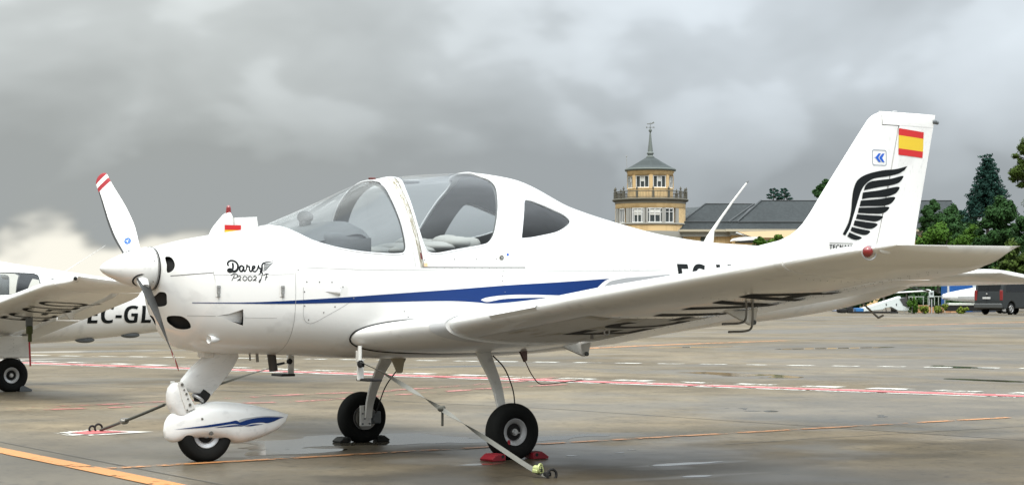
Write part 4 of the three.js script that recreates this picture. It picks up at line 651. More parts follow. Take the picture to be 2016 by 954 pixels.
// fairing that carries the wing root to the flank, its nose swept forward
function rootPt(y, c, up) { const k = sm(y, 0.35, 0.86), le = y < 0.48 ? 1.45 - (0.48 - y) * 0.9 : mix(1.45, 1.87, (y - 0.48) / 0.38), te = 3.3, ch = te - le, zl = mix(0.772, 0.834, Math.min(1, Math.max(0, (y - 0.47) / 0.39))), zt = WZT(Math.max(y, 0.5)), thu = mix(0.078, 0.108, k), thl = mix(0.128, 0.160, k); return P(mix(le, te, c), y, mix(zl, zt, c) + camber(c) * ch * 0.75 + up * yt(Math.max(c, 1e-5), up > 0 ? thu : thl) * ch); }
const rootG = grid(14, 45, (u, v, i, j) => { const q = j <= 22 ? 1 - j / 22 : (j - 23) / 22, up = j <= 22 ? 1 : -1; return rootPt(mix(0.25, 0.86, u), 0.75 * q * q, up); }, { closed: true, flip: true, cap1: true });
const noseTape = grid(4, 40, (u, v) => { const q = v * 2 - 1, c = q * q * (q < 0 ? 0.16 : 0.20), lo = q < 0 ? 1 : -1, w = 0.008 + 0.065 * Math.pow(Math.cos(q * Math.PI / 2), 0.8), p = rootPt(mix(0.868 - w, 0.868, u), c, lo); const bow = 0.010 * Math.max(0, 1 - c * 14); p.x -= 0.003 + bow * u; p.y += lo * 0.0035; return p; });
for (const s of [1, -1]) {
  const f = (g) => creased(s > 0 ? g : mirror(g));
  const w = part('wing', merge(mainW.map(f)), M.paint, plane); if (s > 0) w.userData.label = 'port wing with the red tip light';
  part('wing_root_fairing', f(rootG), M.paint, w); part('flap', f(flapG), M.paint, w); part('aileron', f(ailG), M.paint, w);
  part('joint_tape', s > 0 ? noseTape : mirror(noseTape), std([0.58, 0.59, 0.60], 0.55), w);
  // black joint line where fairing meets flank
  const jl = []; for (let i = 0; i <= 40; i++) { const q = 1 - 2 * i / 40, up = q > 0 ? 1 : -1, c = q * q * 0.62; let y = 0.6; for (let n = 0; n < 12; n++) { const p = rootPt(y, c, up); y = HULL.hy(p.x, p.y) || 0.3; } const p = rootPt(y, c, up); jl.push(V(p.x - 0.002 * (1 - c * 2), p.y + 0.001 * up, s * (p.z + 0.002))); }
  part('root_seal', tube(jl, 0.0055, 120, 6), M.rubber, w);
  part('stall_strip', creased((() => { const g = grid(6, 2, (u, v) => { const y = mix(1.33, 1.82, u), c = [0.004, 0, 0.004][Math.round(v * 2)], p = wingPt(y, c, v < 0.3 ? 1 : -1); p.x -= v > 0.3 && v < 0.7 ? 0.016 : 0.002; return p; }); return s > 0 ? g : mirror(g); })()), M.paint, w);
  const lowG = merge([grid(26, 30, (u, v) => { const p = wingPt(mix(0.93, 2.10, u), mix(0.12, 0.742, v), -1); p.y -= 0.0012; return p; }, { flip: true, uv: (p) => [p.z / 1.9, p.x / 1.9] })]);
  part('lower_skin', s > 0 ? lowG : mirror(lowG), dirtySkin, w);
  const rv = []; for (let y = 0.95; y < 4.0; y += 0.07) { for (const c of [0.72, 0.735, 0.80]) { const p = wingPt(y, c, -1); rv.push(ball(0.0032, p.x, p.y, s * p.z, 1, 0.5, 1, 6)); } } for (let c = 0.2; c < 0.72; c += 0.045) for (const y of [0.97, 1.45, 2.15, 2.9, 3.6]) { const p = wingPt(y, c, -1); rv.push(ball(0.003, p.x, p.y, s * p.z, 1, 0.5, 1, 6)); }
  part('rivets', merge(rv), M.dimInk, w, 'stuff');
  // hinge brackets under flap and aileron
  for (const y of [0.72, 2.42]) { const p = wingPt(y, 0.70, -1), q = wingPt(y, 0.84, -1), h = y < 2 ? 0.075 : 0.085; const br = part('hinge_bracket', prism([[p.x - 0.14, p.y + 0.02], [q.x - 0.03, q.y + 0.02], [q.x - 0.055, q.y - h], [q.x - 0.085, q.y - h - 0.004]], 0.022, s * y - 0.011, 0.004), M.oldPaint, w); part('hinge_bolt', new THREE.CylinderGeometry(0.014, 0.014, 0.05, 12).rotateX(Math.PI / 2).translate(q.x - 0.07, q.y - h + 0.012, s * y), M.dimInk, br); part('hinge_arm', rod(V(q.x - 0.08, q.y - h + 0.01, s * y), V(q.x - 0.11, q.y + 0.005, s * (y - 0.02)), 0.009), M.oldPaint, br); }
  { const p = wingPt(1.62, 0.45, -1); part('tie_down_ring', new THREE.TorusGeometry(0.018, 0.005, 8, 18).translate(p.x, p.y - 0.018, s * p.z), M.alu, w); }
  { const p = wingPt(1.33, 0.52, -1); part('fuel_drain', merge([new THREE.CylinderGeometry(0.009, 0.011, 0.03, 10).translate(p.x, p.y - 0.012, s * p.z), new THREE.CylinderGeometry(0.022, 0.022, 0.004, 14).translate(p.x, p.y - 0.001, s * p.z)]), M.steel, w); }
  // tip lights
  { const p = wingPt(4.20, 0.0, 1), l = part('nav_light', ball(0.028, p.x + 0.0, p.y - 0.016, s * (p.z + 0.0), 1, 1, 0.9), s > 0 ? M.lens : phys([0.01, 0.25, 0.05], 0.12, { clearcoat: 1 }), w); part('strobe_housing', merge([ball(0.024, p.x + 0.075, p.y - 0.008, s * (p.z + 0.045), 1.8, 0.9, 0.8), ball(0.016, p.x + 0.125, p.y - 0.0, s * (p.z + 0.055), 2.2, 0.8, 0.6)]), phys([0.75, 0.76, 0.76], 0.15, { clearcoat: 1 }), l); part('lens_ring', new THREE.TorusGeometry(0.034, 0.005, 8, 24).rotateY(-0.4 * s).translate(p.x + 0.012, p.y - 0.02, s * (p.z - 0.002)), M.tape, l); }
}
// registration under the port wing, read from behind
part('wing_registration', laid(word('EC-LVA', sansBold, 0, 0, 0.52, 0.82), (x, y) => { const Y = 1.28 + x, X = 2.92 - y, c = (X - WLE(Y)) / (WTE(Y) - WLE(Y)), p = wingPt(Y, c, -1); p.y -= 0.0025; return p; }, 0.05), M.ink, plane.children.find((c) => c.name === 'wing'));
{ // twin probe under the port wing
  const wg = plane.children.find((c) => c.name === 'wing'), pr2 = [];
  for (const [dy, dx] of [[0, 0], [0.035, 0.014]]) { const p = wingPt(2.87 + dy, 0.40, -1), x = 2.56 + dx, z = p.z; pr2.push(tube([V(x, wingPt(2.87, 0.5, -1).y + 0.02, z), V(x, 0.895 - dy * 1.1, z), V(x - 0.012, 0.868 - dy * 1.2, z), V(x - 0.04, 0.858 - dy * 1.2, z), V(x - 0.165, 0.853 - dy * 1.2, z)], 0.0062, 30, 8)); }
  part('pitot_tube', merge(pr2), M.steel, wg);
}

// ---- fin, rudder, stabilator
const finL = spline([[5.05, 1.37], [5.137, 1.388], [5.322, 1.432], [5.455, 1.513], [5.55, 1.612], [5.65, 1.74], [5.9, 2.05], [6.10, 2.295], [6.156, 2.357], [6.224, 2.395], [6.313, 2.413]], 6);
const leAt = (z) => { for (let i = 0; i + 1 < finL.length; i++) if (z <= finL[i + 1][1]) { const t = (z - finL[i][1]) / (finL[i + 1][1] - finL[i][1]); return mix(finL[i][0], finL[i + 1][0], t); } return finL[finL.length - 1][0]; };
const teAt = (z) => mix(6.608, 6.838, (z - 1.39) / (2.36 - 1.39)), hingeAt = (z) => mix(6.196, 6.428, (z - 1.399) / 0.905);
const finY = (x, z) => { const le = Math.min(leAt(z), 6.1), te = teAt(z), c = Math.min(1, Math.max(0, (x - leAt(z)) / (te - leAt(z)))); return yt(Math.max(c, 1e-5), 0.10) * Math.min(te - leAt(z), 1.0) * 1.05; };
const finSheet = (zs, x0, x1) => { const N = 24; return grid(zs.length - 1, 2 * N, (u, v, i, j) => { const q = j <= N ? 1 - j / N : (j - N) / N, sgn = j <= N ? 1 : -1, z = zs[i], X = mix(x0(z), x1(z), q * q), k = zs.roundTop && i === zs.length - 1 ? 0 : 1; return P(X, sgn * finY(X, z) * k * (zs.shrink ? zs.shrink(z) : 1), z); }, { cap0: false, cap1: false, uv: (p) => [p.x / 2.2, p.y / 2.2] }); };
const closeStrip = (zs, x) => grid(zs.length - 1, 1, (u, v, i, j) => P(x(zs[i]), (j ? 1 : -1) * finY(x(zs[i]), zs[i]) * (zs.shrink ? zs.shrink(zs[i]) : 1), zs[i]));
const topShrink = (z) => z > 2.33 ? Math.sqrt(Math.max(0, 1 - ((z - 2.33) / 0.086) ** 2)) : 1;
const zs1 = seq(1.20, 2.306, 26), zs2 = seq(2.30, 2.416, 14); zs2.shrink = topShrink;
const gap = 0.006, zTop = 2.312;
const fin = part('fin', merge([finSheet(zs1, leAt, (z) => hingeAt(z) - gap), closeStrip(zs1, (z) => hingeAt(z) - gap), (() => { const z3 = seq(2.306, 2.416, 14); z3.shrink = topShrink; const e = (z) => 6.254; return merge([finSheet(z3, leAt, e), closeStrip(z3, e)]); })()]), M.fabric, plane);
const rudTE = (z) => teAt(z);
const rud = (zs, x0) => { const N = 10; return merge([grid(zs.length - 1, N, (u, v, i, j) => { const X = mix(x0(zs[i]), rudTE(zs[i]), v); return P(X, finY(X, zs[i]) * (zs.shrink ? zs.shrink(zs[i]) : 1) + 0.001, zs[i]); }, {}), grid(zs.length - 1, N, (u, v, i, j) => { const X = mix(x0(zs[i]), rudTE(zs[i]), v); return P(X, -finY(X, zs[i]) * (zs.shrink ? zs.shrink(zs[i]) : 1) - 0.001, zs[i]); }, { flip: true }), grid(zs.length - 1, 1, (u, v, i, j) => P(rudTE(zs[i]), (j ? -1 : 1) * (finY(rudTE(zs[i]), zs[i]) + 0.001), zs[i])), grid(zs.length - 1, 1, (u, v, i, j) => P(x0(zs[i]), (j ? 1 : -1) * finY(x0(zs[i]), zs[i]), zs[i]))]); };
const zr1 = seq(1.39, zTop - 0.002, 20), zr2 = seq(zTop, 2.414, 12); zr2.shrink = topShrink;
const rudder = part('rudder', merge([rud(zr1, (z) => hingeAt(z) + gap), rud(zr2, (z) => 6.262)]), M.fabric, plane);
part('horn_gap', merge([box(0.178, 0.006, 0.05, 6.345, 2.309, 0, 0.002), box(0.022, 0.03, 0.055, 6.424, 2.296, 0, 0.002)]), M.black, fin);
part('rudder_tab', prism([[6.598, 1.385], [6.612, 1.52], [6.635, 1.515], [6.612, 1.385]], 0.012), M.fabric, rudder);
part('tail_light', merge([ball(0.02, 6.842, 2.36, 0, 1.3, 0.9, 0.9), new THREE.CylinderGeometry(0.012, 0.016, 0.03, 10).rotateZ(Math.PI / 2).translate(6.86, 2.355, 0)]), M.dimInk, rudder);
part('beacon_stub', box(0.035, 0.012, 0.02, 6.42, 2.418, 0, 0.004), M.tape, rudder);
const onFin = (x, y, s = 1, l = 0.0035) => P(x, s * (finY(x, y) + l), y);
{
  const rect = (x0, x1, za0, za1, zb0, zb1) => shapeOf([[x0, za0], [x1, za1], [x1 - 0.004, zb1], [x0 - 0.002, zb0]]);
  const fl = part('flag', laid([rect(6.426, 6.712, 2.29, 2.272, 2.237, 2.221), rect(6.4225, 6.7045, 2.136, 2.122, 2.086, 2.073)], onFin), M.flagRed, rudder);
  part('yellow_band', laid([rect(6.4245, 6.709, 2.237, 2.221, 2.136, 2.122)], onFin), M.yellow, fl);
  const F = (p, n = 5) => shapeOf(spline(p, n)), lead = shapeOf(spline([[6.523, 2.003], [6.40, 1.976], [6.242, 1.959], [6.06, 1.918], [5.98, 1.872], [5.94, 1.80], [5.925, 1.719], [5.915, 1.64], [5.89, 1.56], [5.832, 1.469]], 5).concat(spline([[5.857, 1.458], [5.90, 1.515], [5.93, 1.585], [5.96, 1.66], [5.992, 1.74], [6.02, 1.80], [6.055, 1.842], [6.138, 1.89], [6.295, 1.916], [6.42, 1.940], [6.49, 1.97]], 5)));
  const fe = [[[6.045, 1.802], [6.065, 1.84], [6.11, 1.868], [6.19, 1.882], [6.34, 1.9], [6.479, 1.924], [6.44, 1.88], [6.38, 1.858], [6.2, 1.83]], [[6.036, 1.785], [6.2, 1.806], [6.436, 1.837], [6.40, 1.795], [6.34, 1.772], [6.28, 1.760], [6.12, 1.748], [6.026, 1.735]], [[6.016, 1.724], [6.2, 1.74], [6.388, 1.758], [6.35, 1.716], [6.3, 1.698], [6.24, 1.689], [6.1, 1.684], [6.002, 1.68]], [[5.996, 1.67], [6.15, 1.676], [6.324, 1.68], [6.29, 1.648], [6.24, 1.632], [6.15, 1.628], [5.984, 1.63]], [[5.978, 1.62], [6.1, 1.616], [6.256, 1.608], [6.22, 1.582], [6.17, 1.57], [6.08, 1.575], [5.965, 1.585]], [[5.955, 1.574], [6.07, 1.564], [6.198, 1.549], [6.16, 1.522], [6.12, 1.513], [6.03, 1.521], [5.94, 1.536]], [[5.925, 1.524], [6.02, 1.510], [6.119, 1.493], [6.09, 1.471], [6.05, 1.465], [5.97, 1.478], [5.91, 1.495]], [[5.90, 1.483], [5.96, 1.465], [6.031, 1.444], [5.99, 1.428], [5.94, 1.43], [5.878, 1.452]]];
  const split = (sh) => { const a = laid(sh, onFin, 0.02); return a; };
  part('wing_emblem', split([lead, ...fe.map((p) => F(p))]), M.ink, fin);
  const rr4 = (x0, z0, w, h, r) => { const s = new THREE.Shape(); s.moveTo(x0 + r, z0); s.lineTo(x0 + w - r, z0); s.quadraticCurveTo(x0 + w, z0, x0 + w, z0 + r); s.lineTo(x0 + w, z0 + h - r); s.quadraticCurveTo(x0 + w, z0 + h, x0 + w - r, z0 + h); s.lineTo(x0 + r, z0 + h); s.quadraticCurveTo(x0, z0 + h, x0, z0 + h - r); s.lineTo(x0, z0 + r); s.quadraticCurveTo(x0, z0, x0 + r, z0); return s; };
  const rrR = rr4(6.14, 1.995, 0.15, 0.12, 0.022); rrR.holes.push(new THREE.Path(rr4(6.145, 2.0, 0.14, 0.11, 0.018).getPoints(6).reverse()));
  const lgo = part('maker_badge', laid([rrR], onFin, 0.01), std([0.16, 0.2, 0.27], 0.5), fin);
  const chev = (x) => shapeOf([[x, 2.055], [x + 0.034, 2.088], [x + 0.058, 2.088], [x + 0.030, 2.055], [x + 0.058, 2.022], [x + 0.034, 2.022]]);
  part('chevron', laid([chev(6.172), chev(6.212), shapeOf([[6.152, 2.054], [6.19, 2.060], [6.19, 2.050]])], onFin, 0.02), M.logoBlue, lgo);
  part('maker_lettering', laid([...word('TECNAM', sansBold, 5.70, 1.352, 0.036, 1.15), shapeOf([[5.70, 1.397], [5.94, 1.397], [5.94, 1.401], [5.70, 1.401]])], onFin, 0.02), M.ink, fin);
}
{ // stabilator: one moving tailplane
  const pt = (y, c, up) => { const a = Math.abs(y), t = a > 1.30 ? Math.sqrt(Math.max(0.02, 1 - ((a - 1.30) / 0.16) ** 2)) : 1, le = 5.88 + 0.02 * a + (1 - t) * 0.12, te = 6.64 - (1 - t) * 0.08, z = mix(1.150, 1.080, c) + 0.012 * a; return P(mix(le, te, c), y, z + up * yt(Math.max(c, 1e-5), 0.115) * 0.76 * t); };
  const ys = [-1.46, -1.45, -1.43, -1.40, -1.36, -1.30, ...seq(-1.2, 1.2, 16), 1.30, 1.36, 1.40, 1.43, 1.45, 1.46];
  const st = part('stabilator', grid(ys.length - 1, 41, (u, v, i, j) => { const q = j <= 20 ? 1 - j / 20 : (j - 21) / 20; return pt(ys[i], q * q * 0.86, j <= 20 ? 1 : -1); }, { closed: true, flip: true, cap0: true, cap1: true }), M.paint, plane);
  for (const s of [1, -1]) part('trim_tab', creased(grid(6, 11, (u, v, i, j) => { const q = j <= 5 ? 1 - j / 5 : (j - 6) / 5; return pt(s * mix(0.12, 1.1, u), 0.87 + 0.13 * q, j <= 5 ? 1 : -1); }, { closed: true, flip: s > 0, cap0: true, cap1: true })), M.paint, st);
  part('trim_rod', merge([rod(P(6.50, 0.07, 1.07), P(6.62, 0.16, 1.045), 0.006), rod(P(6.56, 0.25, 1.055), P(6.64, 0.25, 1.03), 0.006), box(0.02, 0.05, 0.02, 6.62, 1.05, 0.25)]), M.dimInk, st);
  part('panel_seam', merge([onStrip(HULL, spline([[5.86, 1.08], [5.90, 1.062], [6.0, 1.058], [6.08, 1.072], [6.2, 1.10]], 4), 0.004, 0.002), onStrip(HULL, [[6.02, 1.09], [6.03, 1.05], [6.0, 1.02]], 0.002, 0.002)]), M.seam, fus);
  part('screws', merge([[5.92, 1.08], [6.0, 1.09], [6.03, 1.06], [6.0, 1.03], [5.8, 1.0], [5.3, 1.0]].map(([x, z]) => { const k = HULL.on(x, z, 0.001); return ball(0.005, k.x, k.y, k.z, 1, 1, 0.5, 8); })), M.seam, fus, 'stuff');
}
part('tail_skid', merge([rod(P(6.03, 0, 0.985), P(6.24, 0, 0.84), 0.008), rod(P(6.24, 0, 0.84), P(6.29, 0, 0.858), 0.008)]), M.steel, plane);
// ---- antennas, lights, belly fittings
{ const a = part('whip_antenna', (() => { const c = [[4.592, 1.375, 0.032], [4.61, 1.42, 0.025], [4.634, 1.475, 0.014], [4.70, 1.555, 0.0095], [4.82, 1.69, 0.008], [4.95, 1.826, 0.006]]; return grid(c.length - 1, 10, (u, v, i) => { const t = v * 6.2832; return P(c[i][0] + Math.cos(t) * c[i][2] * (i < 2 ? 1.3 : 1), Math.sin(t) * c[i][2] * 0.5, c[i][1] + Math.cos(t) * c[i][2] * -0.5); }, { closed: true, cap1: true, flip: true }); })(), M.oldPaint, plane); part('antenna_tip', rod(P(4.95, 0, 1.826), P(4.962, 0, 1.84), 0.0065), M.dimInk, a); }
part('top_beacon', merge([box(0.045, 0.016, 0.026, 1.84, 1.757, 0, 0.006)]), std([0.09, 0.015, 0.012], 0.4), plane);
for (const s of [1, -1]) { const st = part('boarding_step', merge([box(0.045, 0.13, 0.012, 1.50, 0.553, s * 0.47, 0.005), box(0.028, 0.07, 0.03, 1.487, 0.635, s * 0.47, 0.006)]), M.oldPaint, plane); part('rubber_pad', box(0.10, 0.016, 0.15, s > 0 ? 1.545 : 1.46, 0.492, s * 0.50, 0.004), M.rubber, st); st.rotation.z = 0; }
part('exhaust_pipe', new THREE.CylinderGeometry(0.027, 0.027, 0.12, 18, 1, true).rotateZ(0.15).translate(1.105, 0.60, 0.06), std([0.05, 0.045, 0.04], 0.6, { side: THREE.DoubleSide }), plane);
part('drain_pipe', merge([rod(P(0.93, 0.1, 0.66), P(0.935, 0.1, 0.61), 0.006), rod(P(0.97, 0.12, 0.66), P(0.975, 0.12, 0.60), 0.009)]), M.steel, plane);
part('belly_blade', prism([[1.975, 0.62], [2.085, 0.62], [2.066, 0.515], [2.058, 0.508], [2.028, 0.508]], 0.012, -0.006, 0.003), std([0.36, 0.32, 0.23], 0.6), plane);
part('bent_wire_antenna', merge([prism([[2.735, 0.66], [2.80, 0.66], [2.80, 0.585], [2.78, 0.575]], 0.014, 0.343, 0.003), tube([P(2.785, 0.35, 0.585), P(2.84, 0.35, 0.492), P(2.897, 0.35, 0.434), P(2.952, 0.35, 0.427), P(3.08, 0.35, 0.437), P(3.257, 0.35, 0.449)], 0.0035, 40, 6)]), std([0.10, 0.05, 0.04], 0.5), plane);
part('step_post', rod(P(1.485, 0.49, 0.70), P(1.485, 0.49, 0.60), 0.013), M.oldPaint, plane);

// ---- nose gear
{
  const leg = part('nose_leg_fairing', (() => { const rows = [[0.665, 0.71, 0.90], [0.628, 0.655, 0.905], [0.565, 0.58, 0.868], [0.50, 0.522, 0.815], [0.455, 0.505, 0.776], [0.425, 0.57, 0.745], [0.398, 0.665, 0.722]]; return grid(rows.length - 1, 28, (u, v, i) => { const [z, a, b] = rows[i], t = v * 6.2832, c = (1 - Math.cos(t)) / 2, y = Math.sign(Math.sin(t)) * yt(Math.max(c, 1e-5), 0.26) * Math.min(0.26, b - a) * 1.05; return P(mix(a, b, c), y, z); }, { closed: true, cap0: true, cap1: true }); })(), M.paint, plane);
  part('leg_root', box(0.075, 0.07, 0.09, 0.685, 0.665, 0, 0.01), M.oldPaint, leg);
  part('shock_rubber', merge([new THREE.CylinderGeometry(0.038, 0.038, 0.06, 18).rotateZ(0.9).translate(0.665, 0.398, 0), box(0.07, 0.05, 0.06, 0.652, 0.388, 0, 0.01)]), M.black, leg);
  part('shock_collar', new THREE.TorusGeometry(0.034, 0.01, 8, 20).rotateX(Math.PI / 2).rotateZ(-0.6).translate(0.635, 0.382, 0), M.alu, leg);
  const fork = part('fork_fairing', merge([(() => { const rows = [[0.482, 0.485, 0.505, 0.012], [0.475, 0.462, 0.512, 0.035], [0.45, 0.443, 0.53, 0.05], [0.41, 0.432, 0.55, 0.055], [0.36, 0.434, 0.565, 0.057], [0.325, 0.448, 0.58, 0.057], [0.29, 0.47, 0.60, 0.055]]; return grid(rows.length - 1, 28, (u, v, i) => { const [z, a, b, w] = rows[i], t = v * 6.2832, c = Math.cos(t), s = Math.sin(t), k = Math.pow(Math.abs(c) ** 2.6 + Math.abs(s) ** 2.6, -1 / 2.6); return P((a + b) / 2 - c * k * (b - a) / 2, s * k * w, z); }, { closed: true, cap0: true, cap1: true }); })()]), M.paint, plane);
  for (const s of [1, -1]) { const pl = part('fork_plate', prism([[0.478, 0.488], [0.503, 0.489], [0.522, 0.462], [0.590, 0.332], [0.572, 0.32], [0.533, 0.306], [0.50, 0.39]], 0.008, s * 0.058 - 0.004, 0.002), M.oldPaint, fork); part('bolts', merge([[0.502, 0.472, 0.009], [0.515, 0.44, 0.005], [0.53, 0.415, 0.007], [0.54, 0.385, 0.005], [0.553, 0.35, 0.009], [0.535, 0.318, 0.005]].map(([x, z, r]) => new THREE.CylinderGeometry(r, r, 0.012, 10).rotateX(Math.PI / 2).translate(x, z, s * 0.064))), M.steel, pl, 'stuff'); part('plate_edge', rod(P(0.482, s * 0.06, 0.485), P(0.537, s * 0.06, 0.306), 0.0025), M.seam, pl); }
  // wheel pant: teardrop shell open below
  const top = spline([[0.412, 0.20], [0.418, 0.24], [0.45, 0.288], [0.50, 0.31], [0.58, 0.335], [0.66, 0.353], [0.76, 0.361], [0.86, 0.353], [0.98, 0.336], [1.12, 0.303], [1.19, 0.283], [1.242, 0.266]], 6), bot = spline([[0.412, 0.19], [0.418, 0.155], [0.44, 0.132], [0.475, 0.122], [0.54, 0.137], [0.62, 0.146], [0.70, 0.143], [0.80, 0.124], [0.87, 0.104], [0.93, 0.104], [1.02, 0.122], [1.12, 0.155], [1.19, 0.19], [1.225, 0.222], [1.240, 0.260]], 6);
  const zAt = (c, x) => { for (let i = 0; i + 1 < c.length; i++) if (x <= c[i + 1][0]) return mix(c[i][1], c[i + 1][1], (x - c[i][0]) / (c[i + 1][0] - c[i][0] + 1e-9)); return c[c.length - 1][1]; };
  const wAt = (x) => { const t = (x - 0.411) / 0.832; return 0.088 * Math.pow(Math.min(1, t / 0.28), 0.42) * (t < 0.5 ? 1 : 1 - 0.93 * Math.pow((t - 0.5) / 0.5, 1.6)); };
  const pS = (x, v) => { const zt = zAt(top, x), zb = zAt(bot, x), zm = mix(zb, zt, 0.45), a = v * 6.2832, c = Math.cos(a), s = Math.sin(a), k = Math.pow(Math.abs(c) ** 2.5 + Math.abs(s) ** 2.5, -1 / 2.5); return P(x, wAt(x) * s * k, zm + (c > 0 ? zt - zm : zm - zb) * c * k); };
  const xsP = seq(0, 1, 44).map((t) => 0.4125 + 0.829 * (t < 0.3 ? t * t / 0.3 * 0.62 + t * 0.38 : t));
  const pant = part('wheel_pant', grid(44, 48, (u, v, i) => pS(xsP[i], v), { closed: true, flip: true, cap0: true, cap1: true }), M.paint, plane);

  const onPant = (x, z, l = 0.002) => { const zt = zAt(top, x), zb = zAt(bot, x), zm = mix(zb, zt, 0.45), t = Math.min(0.98, Math.abs(z > zm ? (z - zm) / (zt - zm) : (zm - z) / (zm - zb))); return P(x, wAt(x) * Math.pow(1 - Math.pow(t, 2.5), 1 / 2.5) + l, z); };
  part('blue_flash', laid([shapeOf(spline([[0.455, 0.2025], [0.635, 0.222], [0.80, 0.240], [0.853, 0.246], [0.87, 0.236], [0.93, 0.248], [1.03, 0.258], [1.21, 0.252]], 5).concat(spline([[1.18, 0.246], [1.12, 0.228], [1.07, 0.221], [1.04, 0.226], [0.96, 0.224], [0.90, 0.213], [0.84, 0.226], [0.74, 0.218], [0.66, 0.211]], 5)))], (x, y) => onPant(x, y), 0.03), M.blue, pant);
  part('blue_flash', laid([shapeOf(spline([[0.70, 0.2065], [0.76, 0.214], [0.86, 0.219], [0.90, 0.208]], 4).concat(spline([[0.86, 0.211], [0.76, 0.2075]], 3))), shapeOf(spline([[0.905, 0.209], [0.97, 0.2185], [1.05, 0.215]], 4).concat(spline([[1.0, 0.2125], [0.95, 0.2075]], 3)))], (x, y) => onPant(x, y), 0.03), M.blue, pant);
  part('grey_flash', laid([shapeOf(spline([[0.855, 0.238], [0.88, 0.252], [0.98, 0.262], [1.07, 0.265], [1.20, 0.256]], 5).concat(spline([[1.03, 0.260], [0.95, 0.252], [0.885, 0.238]], 4)))], (x, y) => onPant(x, y, 0.001), 0.03), M.grey, pant);
  { const k = onPant(0.688, 0.173, 0.0), q = onPant(0.625, 0.263, 0.0); part('axle_bolt', merge([new THREE.CylinderGeometry(0.013, 0.013, 0.016, 14).rotateX(Math.PI / 2).translate(k.x, k.y, k.z), new THREE.CylinderGeometry(0.006, 0.006, 0.028, 10).rotateX(Math.PI / 2).translate(k.x + 0.006, k.y - 0.002, k.z), new THREE.CylinderGeometry(0.007, 0.007, 0.008, 10).rotateX(Math.PI / 2).translate(q.x, q.y, q.z)]), M.steel, pant); }
}
function tyreGeo(R, w, rim) { const p = [], n = 22; for (let i = 0; i <= n; i++) { const a = -Math.PI * 0.86 + (i / n) * Math.PI * 1.72, rc = (R + rim) / 2, h = (R - rim) / 2, e = 2.5, c = Math.cos(a), s = Math.sin(a), k = Math.pow(Math.abs(c) ** e + Math.abs(s) ** e, -1 / e); p.push(new THREE.Vector2(rc + h * c * k, s * k * w / 2)); } const g = new THREE.LatheGeometry(p, 64); g.rotateX(Math.PI / 2); const q = g.attributes.position; for (let i = 0; i < q.count; i++) { const y = q.getY(i); if (y < -R + 0.009) q.setY(i, -R + 0.009); } return g; }
const grooves = (R, w) => merge([-0.2, 0, 0.2].map((k) => new THREE.TorusGeometry(R - 0.0005, 0.0022, 5, 64).translate(0, 0, k * w)));
function wheel(parent, x, y, R, w, inner) {                              // y: port coordinate of the wheel plane; outer face away from the centreline
  const s = y < 0 ? -1 : 1, rim = 0.078, T = (g) => g.translate(x, R - 0.009 + 0.001, y);
  const t = part('tyre', T(tyreGeo(R, w, rim)), M.tyre, parent);
  const r = part('rim', T(merge([new THREE.LatheGeometry([[0.052, 0], [0.052, 0.018], [0.062, 0.026], [0.078, 0.028], [0.083, 0.033], [0.085, 0.027], [0.085, -0.027], [0.083, -0.033], [0.078, -0.028], [0.062, -0.026], [0.052, -0.018], [0.052, 0]].map((p) => new THREE.Vector2(p[0], p[1] * 1.25)), 40).rotateX(Math.PI / 2), ...[0, 1, 2].map((i) => box(0.09, 0.02, 0.018, 0, 0, 0, 0.004).rotateZ(i * 2.094 + 0.5))])), M.alu, t);
  part('wheel_well', T(new THREE.CylinderGeometry(0.053, 0.053, 0.03, 28).rotateX(Math.PI / 2)), M.black, r);
  part('hub', T(merge([new THREE.CylinderGeometry(0.021, 0.024, 0.07, 20).rotateX(Math.PI / 2), new THREE.CylinderGeometry(0.016, 0.016, 0.096, 6).rotateX(Math.PI / 2), box(0.05, 0.006, 0.006, 0.004, -0.004, s * 0.046, 0.002)])), M.metal, r);
  return { t, r };
}
{ const nw = wheel(plane, 0.678, 0, 0.172, 0.118); }
